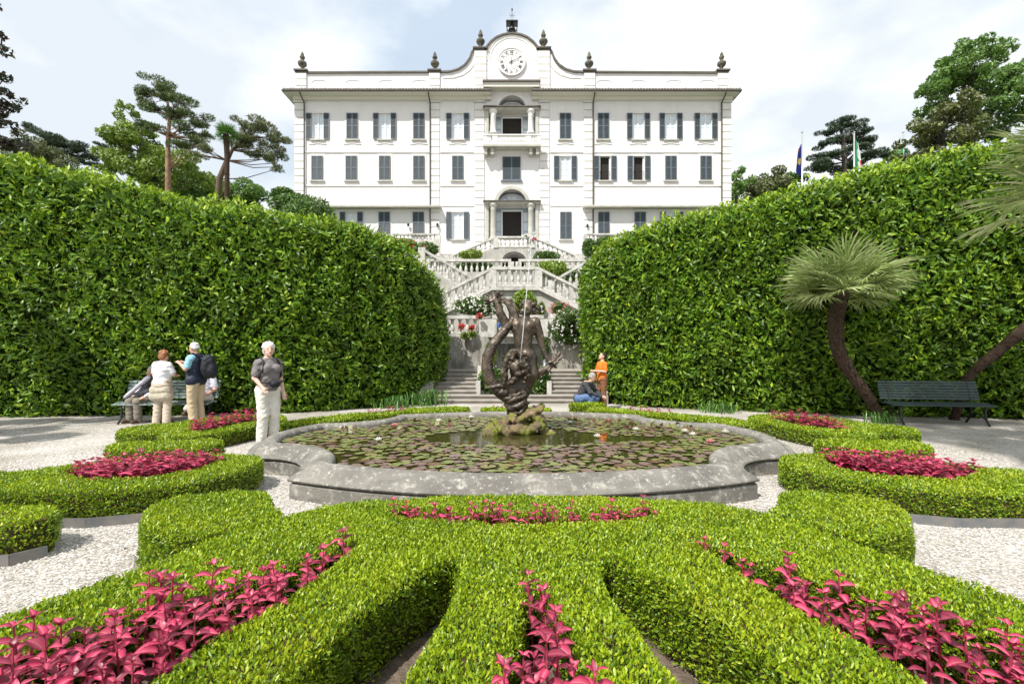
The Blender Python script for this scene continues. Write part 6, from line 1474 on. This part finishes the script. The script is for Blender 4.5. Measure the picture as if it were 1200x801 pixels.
shrub('dark green bush below the left villa terrace balustrade', 447, 284, 32.0, 18, 10, 'shrub', leaf=.22)
shrub('rounded clipped bush below the right villa terrace balustrade', 692, 292, 31.0, 12, 12, 'shrub', leaf=.16)
shrub('clipped bush right of the rounded one half behind the hedge', 708, 286, 32.0, 14, 10, 'shrub', leaf=.18)
shrub('large clipped laurel hump rising behind the left hedge', 358, 262, 19.0, 42, 32, 'shrub', leaf=.17, asp=.34, lobes=3)
shrub('clipped laurel hump sloping down towards the villa', 410, 286, 21.0, 40, 30, 'shrub', leaf=.17, asp=.34, lobes=3)
shrub('round clipped bush beside the left corner of the villa', 331, 228, 36.0, 17, 10, 'shrub', leaf=.25)
shrub('low green shrub at the foot of the villa corner', 345, 238, 33.0, 30, 12, 'shrub', leaf=.22)
shrub('red flowers in a pot on the door landing', 625, 280, 33.9, 3, 2.5, 'shrub', 'red_petal', 22, leaf=.1, cat='flowers', name='pelargonium', fs=.06, lobes=1)
shrub('white flowers in a pot on the door landing', 617, 278, 33.9, 3.4, 3, 'shrub', 'white_petal', 26, leaf=.1, cat='flowers', name='pelargonium', fs=.06, lobes=1)
shrub('orange lantana sprig on the left hedge face', 512, 349, 14.9, 3, 3, 'shrub', None, 0, leaf=.1, lobes=1) if False else None
# strap leaved plants at the hedge feet
def straps(label, x, y, n, ln, wd, mt='frond_green', spread=.5, z=0):
    t = empty('strap_plant', (x, y, z), label, 'plant'); b = MB(); rr = random.Random(int(abs(x)*100+y*10))
    for i in range(n):
        a = rr.uniform(0, 6.28); bx, by = x+rr.gauss(0, spread*.5), y+rr.gauss(0, spread*.35); l_ = ln*rr.uniform(.6, 1.1); o_ = l_*rr.uniform(.3, .8); pts = []
        for k in range(5):
            f = k/4; w_ = wd*(1-f)**.6; cx_, cy_, cz_ = bx+math.cos(a)*o_*f, by+math.sin(a)*o_*f, z+l_*(math.sin(f*1.9))*.8; pts += [(cx_-math.sin(a)*w_, cy_+math.cos(a)*w_, cz_), (cx_+math.sin(a)*w_, cy_-math.cos(a)*w_, cz_)]
        b.add(pts, [(2*k, 2*k+1, 2*k+3, 2*k+2) for k in range(4)])
    b.build('leaves', M[mt], t, smooth=True); return t
straps('bushy strap leaved plant at the foot of the left hedge by the steps', -2.55, 13.75, 170, .55, .018, spread=.55)
straps('strap leaved plant left of the big one at the hedge foot', -3.3, 13.1, 110, .40, .018, spread=.5)
straps('low strap leaved plant at the foot of the right hedge', 5.2, 12.0, 80, .35, .018, spread=.5)
straps('grass tuft under the left end of the dark green bench', 7.95, 10.3, 80, .30, .012, spread=.3)
straps('palm like fronds above the clipped bushes below the villa', -9.6, 31.0, 46, 1.6, .07, spread=.5, z=8.3)

# palms
def frond_mesh(seed, pet, fan, nseg=26, fm='frond'):
    r_ = random.Random(seed); b = MB(); b.tube([(0,0,0), (pet*.55,0,pet*.06), (pet,0,0)], [.016,.012,.009], 5)
    for k in range(nseg):
        a = R(-105)+R(210)*k/(nseg-1)+r_.uniform(-.03, .03); l_ = fan*(1-.22*abs(a)/1.8)*r_.uniform(.92, 1.05); dx, dy = math.cos(a), math.sin(a); w_ = fan*.021
        dr = r_.uniform(.08, .3)*l_; z1 = fan*.10*math.cos(a*1.0)
        pts = []
        for f in (0, .35, .7, 1):
            ww = w_*(.5 if f == 0 else (1 if f < .9 else .08)); zz = z1*math.sin(f*2)-dr*f*f; x, y = pet+dx*l_*f, dy*l_*f
            pts += [(x-dy*ww, y+dx*ww, zz+ww*.5), (x, y, zz-ww*.3), (x+dy*ww, y-dx*ww, zz+ww*.5)]
        for i in range(3): b.add(pts[i*3:i*3+6], [(0,1,4,3),(1,2,5,4)])
    return b.mesh('frond', M[fm], True)
def palm(label, trunk, rad, pet, fan, nf, tilt=(0,0), seed=1, rmin=-.6, emax=1.45, fm='frond'):
    t = empty('palm_tree', tuple(trunk[0]), label, 'palm'); pts = [Vector(q) for q in resample(trunk, .12)]; n = len(pts); rr = random.Random(seed)
    rd = [rad*(.72+.5*min(1, (i/n)*1.2)+.04*math.sin(i*2.3)) for i in range(n)]; b = MB(); b.tube(pts, rd, 12)
    for i in range(n-1):         # old leaf bases
        tg = (pts[i+1]-pts[i]).normalized(); u = tg.cross(Vector((0,1,.1))).normalized(); w_ = tg.cross(u)
        for q in range(9):
            a = 6.28*q/9+i*.7+rr.uniform(-.2,.2); nrm = u*math.cos(a)+w_*math.sin(a); tt = tg.cross(nrm); p = pts[i]+nrm*rd[i]*.96; s = rad*.30
            b.add([p-tt*s-tg*s*.6, p+tt*s-tg*s*.6, p+tt*s*.5+tg*s+nrm*s*.65, p-tt*s*.5+tg*s+nrm*s*.65, p+tg*s*1.1], [(0,1,2,3),(3,2,4)])
    b.build('trunk', M['palmbark'], t)
    ms_ = [frond_mesh(seed*10+k, pet*(1+.1*k), fan, fm=fm) for k in range(3)]; top = pts[-1]
    for k in range(nf):
        f = k/nf; el = rmin+(emax-rmin)*f**.8+rr.uniform(-.1,.1); az = k*2.4+rr.uniform(-.25,.25); s = rr.uniform(.85, 1.1)
        o = bpy.data.objects.new('frond', ms_[k % 3]); COL.objects.link(o); o.parent = t
        o.matrix_local = Matrix.Translation(top-origin(t)) @ Matrix.Rotation(tilt[0], 4, 'Y') @ Matrix.Rotation(az, 4, 'Z') @ Matrix.Rotation(-el, 4, 'Y') @ Matrix.Rotation(rr.uniform(-.5, .5), 4, 'X') @ Matrix.Scale(s, 4)
    return t
palm('curving palm with pale fan fronds in front of the right hedge by the bench',
     [W3(1034,486,10.7)[:2]+(0,), W3(1014,460,10.6), W3(992,430,10.55), W3(980,402,10.5), W3(979,372,10.5), W3(987,342,10.5)], .125, .60, .74, 44, seed=2, rmin=-.25, emax=.95)
palm('big fan palm outside the right edge, frond tips reaching into the picture',
     [(7.95,5.9,0), (7.8,6.0,1.5), (7.6,6.0,2.6), (7.5,6.0,3.62)], .15, .72, .72, 38, seed=3, rmin=-.5)
palm('leaning palm trunk rising behind the bench to the right edge',
     [W3(1118,492,10.75)[:2]+(0,), W3(1132,446,10.6), W3(1165,415,10.4), W3(1200,386,10.2), W3(1245,350,10.0), W3(1290,300,9.8)], .12, .55, .7, 34, seed=4)
palm('small dark palm with a tufted head in front of the leaning tree near the villa', [(W3(265,228,39)[0], 39, 8), W3(266,205,39), W3(266,180,39), W3(265,158,39)], .2, .35, .75, 22, seed=5, fm='frond_green')
# flags
def flag(label, px, y0, y1, d, bands, fx, fy0, fy1):
    k = d/F; x = (px-600)*k; t = empty('flagpole', (x, d, ground_z(x, d)), label, 'flagpole')
    b = MB(); b.tube([(x, d, ground_z(x, d)), (x, d, CAM_H-(y0-HOR)*k)], [.09,.06], 8); b.lathe([(.01,0),(.11,.08),(.01,.17)], (x, d, CAM_H-(y0-HOR)*k), 8); b.build('pole', M['steel'], t, smooth=True)
    ft = tag(empty('flag', (x, d-.05, CAM_H-(fy0-HOR)*k), label.split(' flagpole')[0]+' hanging limp in folds from its pole', 'flag'))
    nr, nc = 14, 12; m_ = MB(); top, bot = CAM_H-(fy0-HOR)*k, CAM_H-(fy1-HOR)*k; s_ = -1 if fx < px else 1; wd = abs(fx-px)*k
    vs = []; fs, ms_ = [], []
    for i in range(nr+1):
        f = i/nr
        for j in range(nc+1):
            g_ = j/nc; vs.append((x+s_*(.08+wd*g_*(.35+.65*f**.7)+.05*math.sin(g_*14)), d-.05+.14*math.sin(g_*16+f*2)*(.4+f), top+(bot-top)*(f*(1-.12*g_))-.35*g_*(1-f)))
    for i in range(nr):
        for j in range(nc): fs.append((i*(nc+1)+j, i*(nc+1)+j+1, (i+1)*(nc+1)+j+1, (i+1)*(nc+1)+j)); 
    for (i, fc) in enumerate(fs):
        j = i % nc; r_ = i//nc; m_.add([vs[q] for q in fc], [(0,1,2,3)], bands(r_/nr, j/nc))
    m_.build('cloth', [M['f_blue'], M['f_green'], M['f_white'], M['f_red'], M['yellow']], ft, smooth=False)
M['steel'] = mat('grey_steel_pole', (.42,.43,.43), .4, metal=.5)
for nm, c in (('f_blue',(.015,.03,.22)),('f_green',(.02,.30,.12)),('f_white',(.75,.75,.75)),('f_red',(.55,.03,.03))): M[nm] = mat(nm.replace('f_', '')+'_flag_cloth', c, .7, trans=.2)
flag('blue flag with gold stars flagpole', 940, 156, 210, 42, lambda f, g_: 4 if (abs(f-.5) < .12 and int(g_*12) in (4, 8)) else (3 if (f < .1 and g_ > .6) else 0), 932.5, 169, 207)
flag('left green white and red flag flagpole', 1001, 156, 205, 42, lambda f, g_: (1 if g_+.35*f < .75 else (2 if g_+.2*f < 1.05 else 3)) , 1006, 163, 202)
flag('right green white and red flag flagpole', 1058.5, 156, 205, 42, lambda f, g_: (1 if g_+.3*f < .8 else 2), 1055, 172, 200)
# little house on the slope
hx, hy, hz_ = W3(111, 208, 60); gz0 = ground_z(hx, hy)
hs = empty('small_house', (hx, hy, gz0), 'little pale house with brown gable roof showing between the trees on the left', 'house')
MB().prism([(hx-1.8, gz0), (hx-1.8, hz_-.3), (hx-.6, hz_+.75), (hx+1.9, hz_-.3), (hx+1.9, gz0)], hy, hy+6).build('wall', M['stucco'], hs)
rf = MB()
for (a, b) in (((hx-2.3, hz_-.72), (hx-.6, hz_+.78)), ((hx+2.4, hz_-.5), (hx-.6, hz_+.78))):
    rf.add([(a[0],hy-.5,a[1]),(b[0],hy-.5,b[1]),(b[0],hy+6.4,b[1]),(a[0],hy+6.4,a[1]),(a[0],hy-.5,a[1]+.22),(b[0],hy-.5,b[1]+.22),(b[0],hy+6.4,b[1]+.22),(a[0],hy+6.4,a[1]+.22)], [(0,1,5,4),(4,5,6,7),(3,2,1,0),(2,3,7,6)])
rf.build('roof', M['roof'], hs)
MB().box(hx-.3, hx+.4, hy-.06, hy-.005, hz_-1.6, hz_-.7).build('window', M['shutter'], hs)

def outside_tree(label, x, y, zc, r_, seed, n=16, height=None):
    """a tree that stands beside or behind the camera and throws its shade into the garden"""
    t = empty('plane_tree', (x, y, 0), label, 'tree'); rr = random.Random(seed); br = MB()
    MB().tube([(x, y, 0), (x+.2, y, zc*.5), (x, y, zc)], [.35,.28,.12], 8).build('trunk', M['darkbark'], t, smooth=True)
    PS, NS = [], []
    for q in range(n):
        c = Vector((x+rr.uniform(-1,1)*r_, y+rr.uniform(-1,1)*r_, zc+rr.uniform(-1,1)*r_*.8)); p, v = clump_points(c, (r_*.32, r_*.32, r_*.2), 260); PS.append(p); NS.append(v); br.tube([(x, y, zc-r_), c], [.08,.03], 5)
    br.build('branches', M['darkbark'], t); foliage(np.concatenate(PS), np.concatenate(NS), t, [LM['maple']], .26, .14, None, up=.2, spread=.9, nout=.4, name='crown').pop('kind', None)
outside_tree('broad tree standing just outside the left edge of the picture', -14.6, 3.0, 12.0, 1.7, 5, n=10)
outside_tree('tall tree behind the viewer throwing shade on the right gravel', -1.3, -4.7, 24.0, 2.8, 6, n=20)

# fallen leaves on the gravel
fl_ = rng.uniform([-11, 2.2], [11, 12.5], (420, 2)); keep_ = np.ones(len(fl_), bool)
for q_ in hp: keep_ &= ~inside(fl_, q_)
fl_ = fl_[keep_]; n_ = len(fl_); Pf = np.concatenate([fl_, np.full((n_, 1), .012)], 1); Df = unit(np.concatenate([rng.normal(size=(n_, 2)), rng.normal(size=(n_, 1))*.12], 1))
Vf, Ff = leaf_arrays(Pf, Df, rng.uniform(.03, .07, n_), rng.uniform(.015, .03, n_), .1, side=np.tile([0., 0., 1.], (n_, 1)))
M['dry'] = mat('dry_leaf', 0, .8, island=[(.10,.06,.03),(.22,.15,.06),(.14,.16,.05)])
tag(np_mesh('fallen_leaves', Vf, Ff, M['dry'], at=(0, 6, 0)), 'scattered dry leaves lying on the gravel paths', 'fallen leaves', kind='stuff')
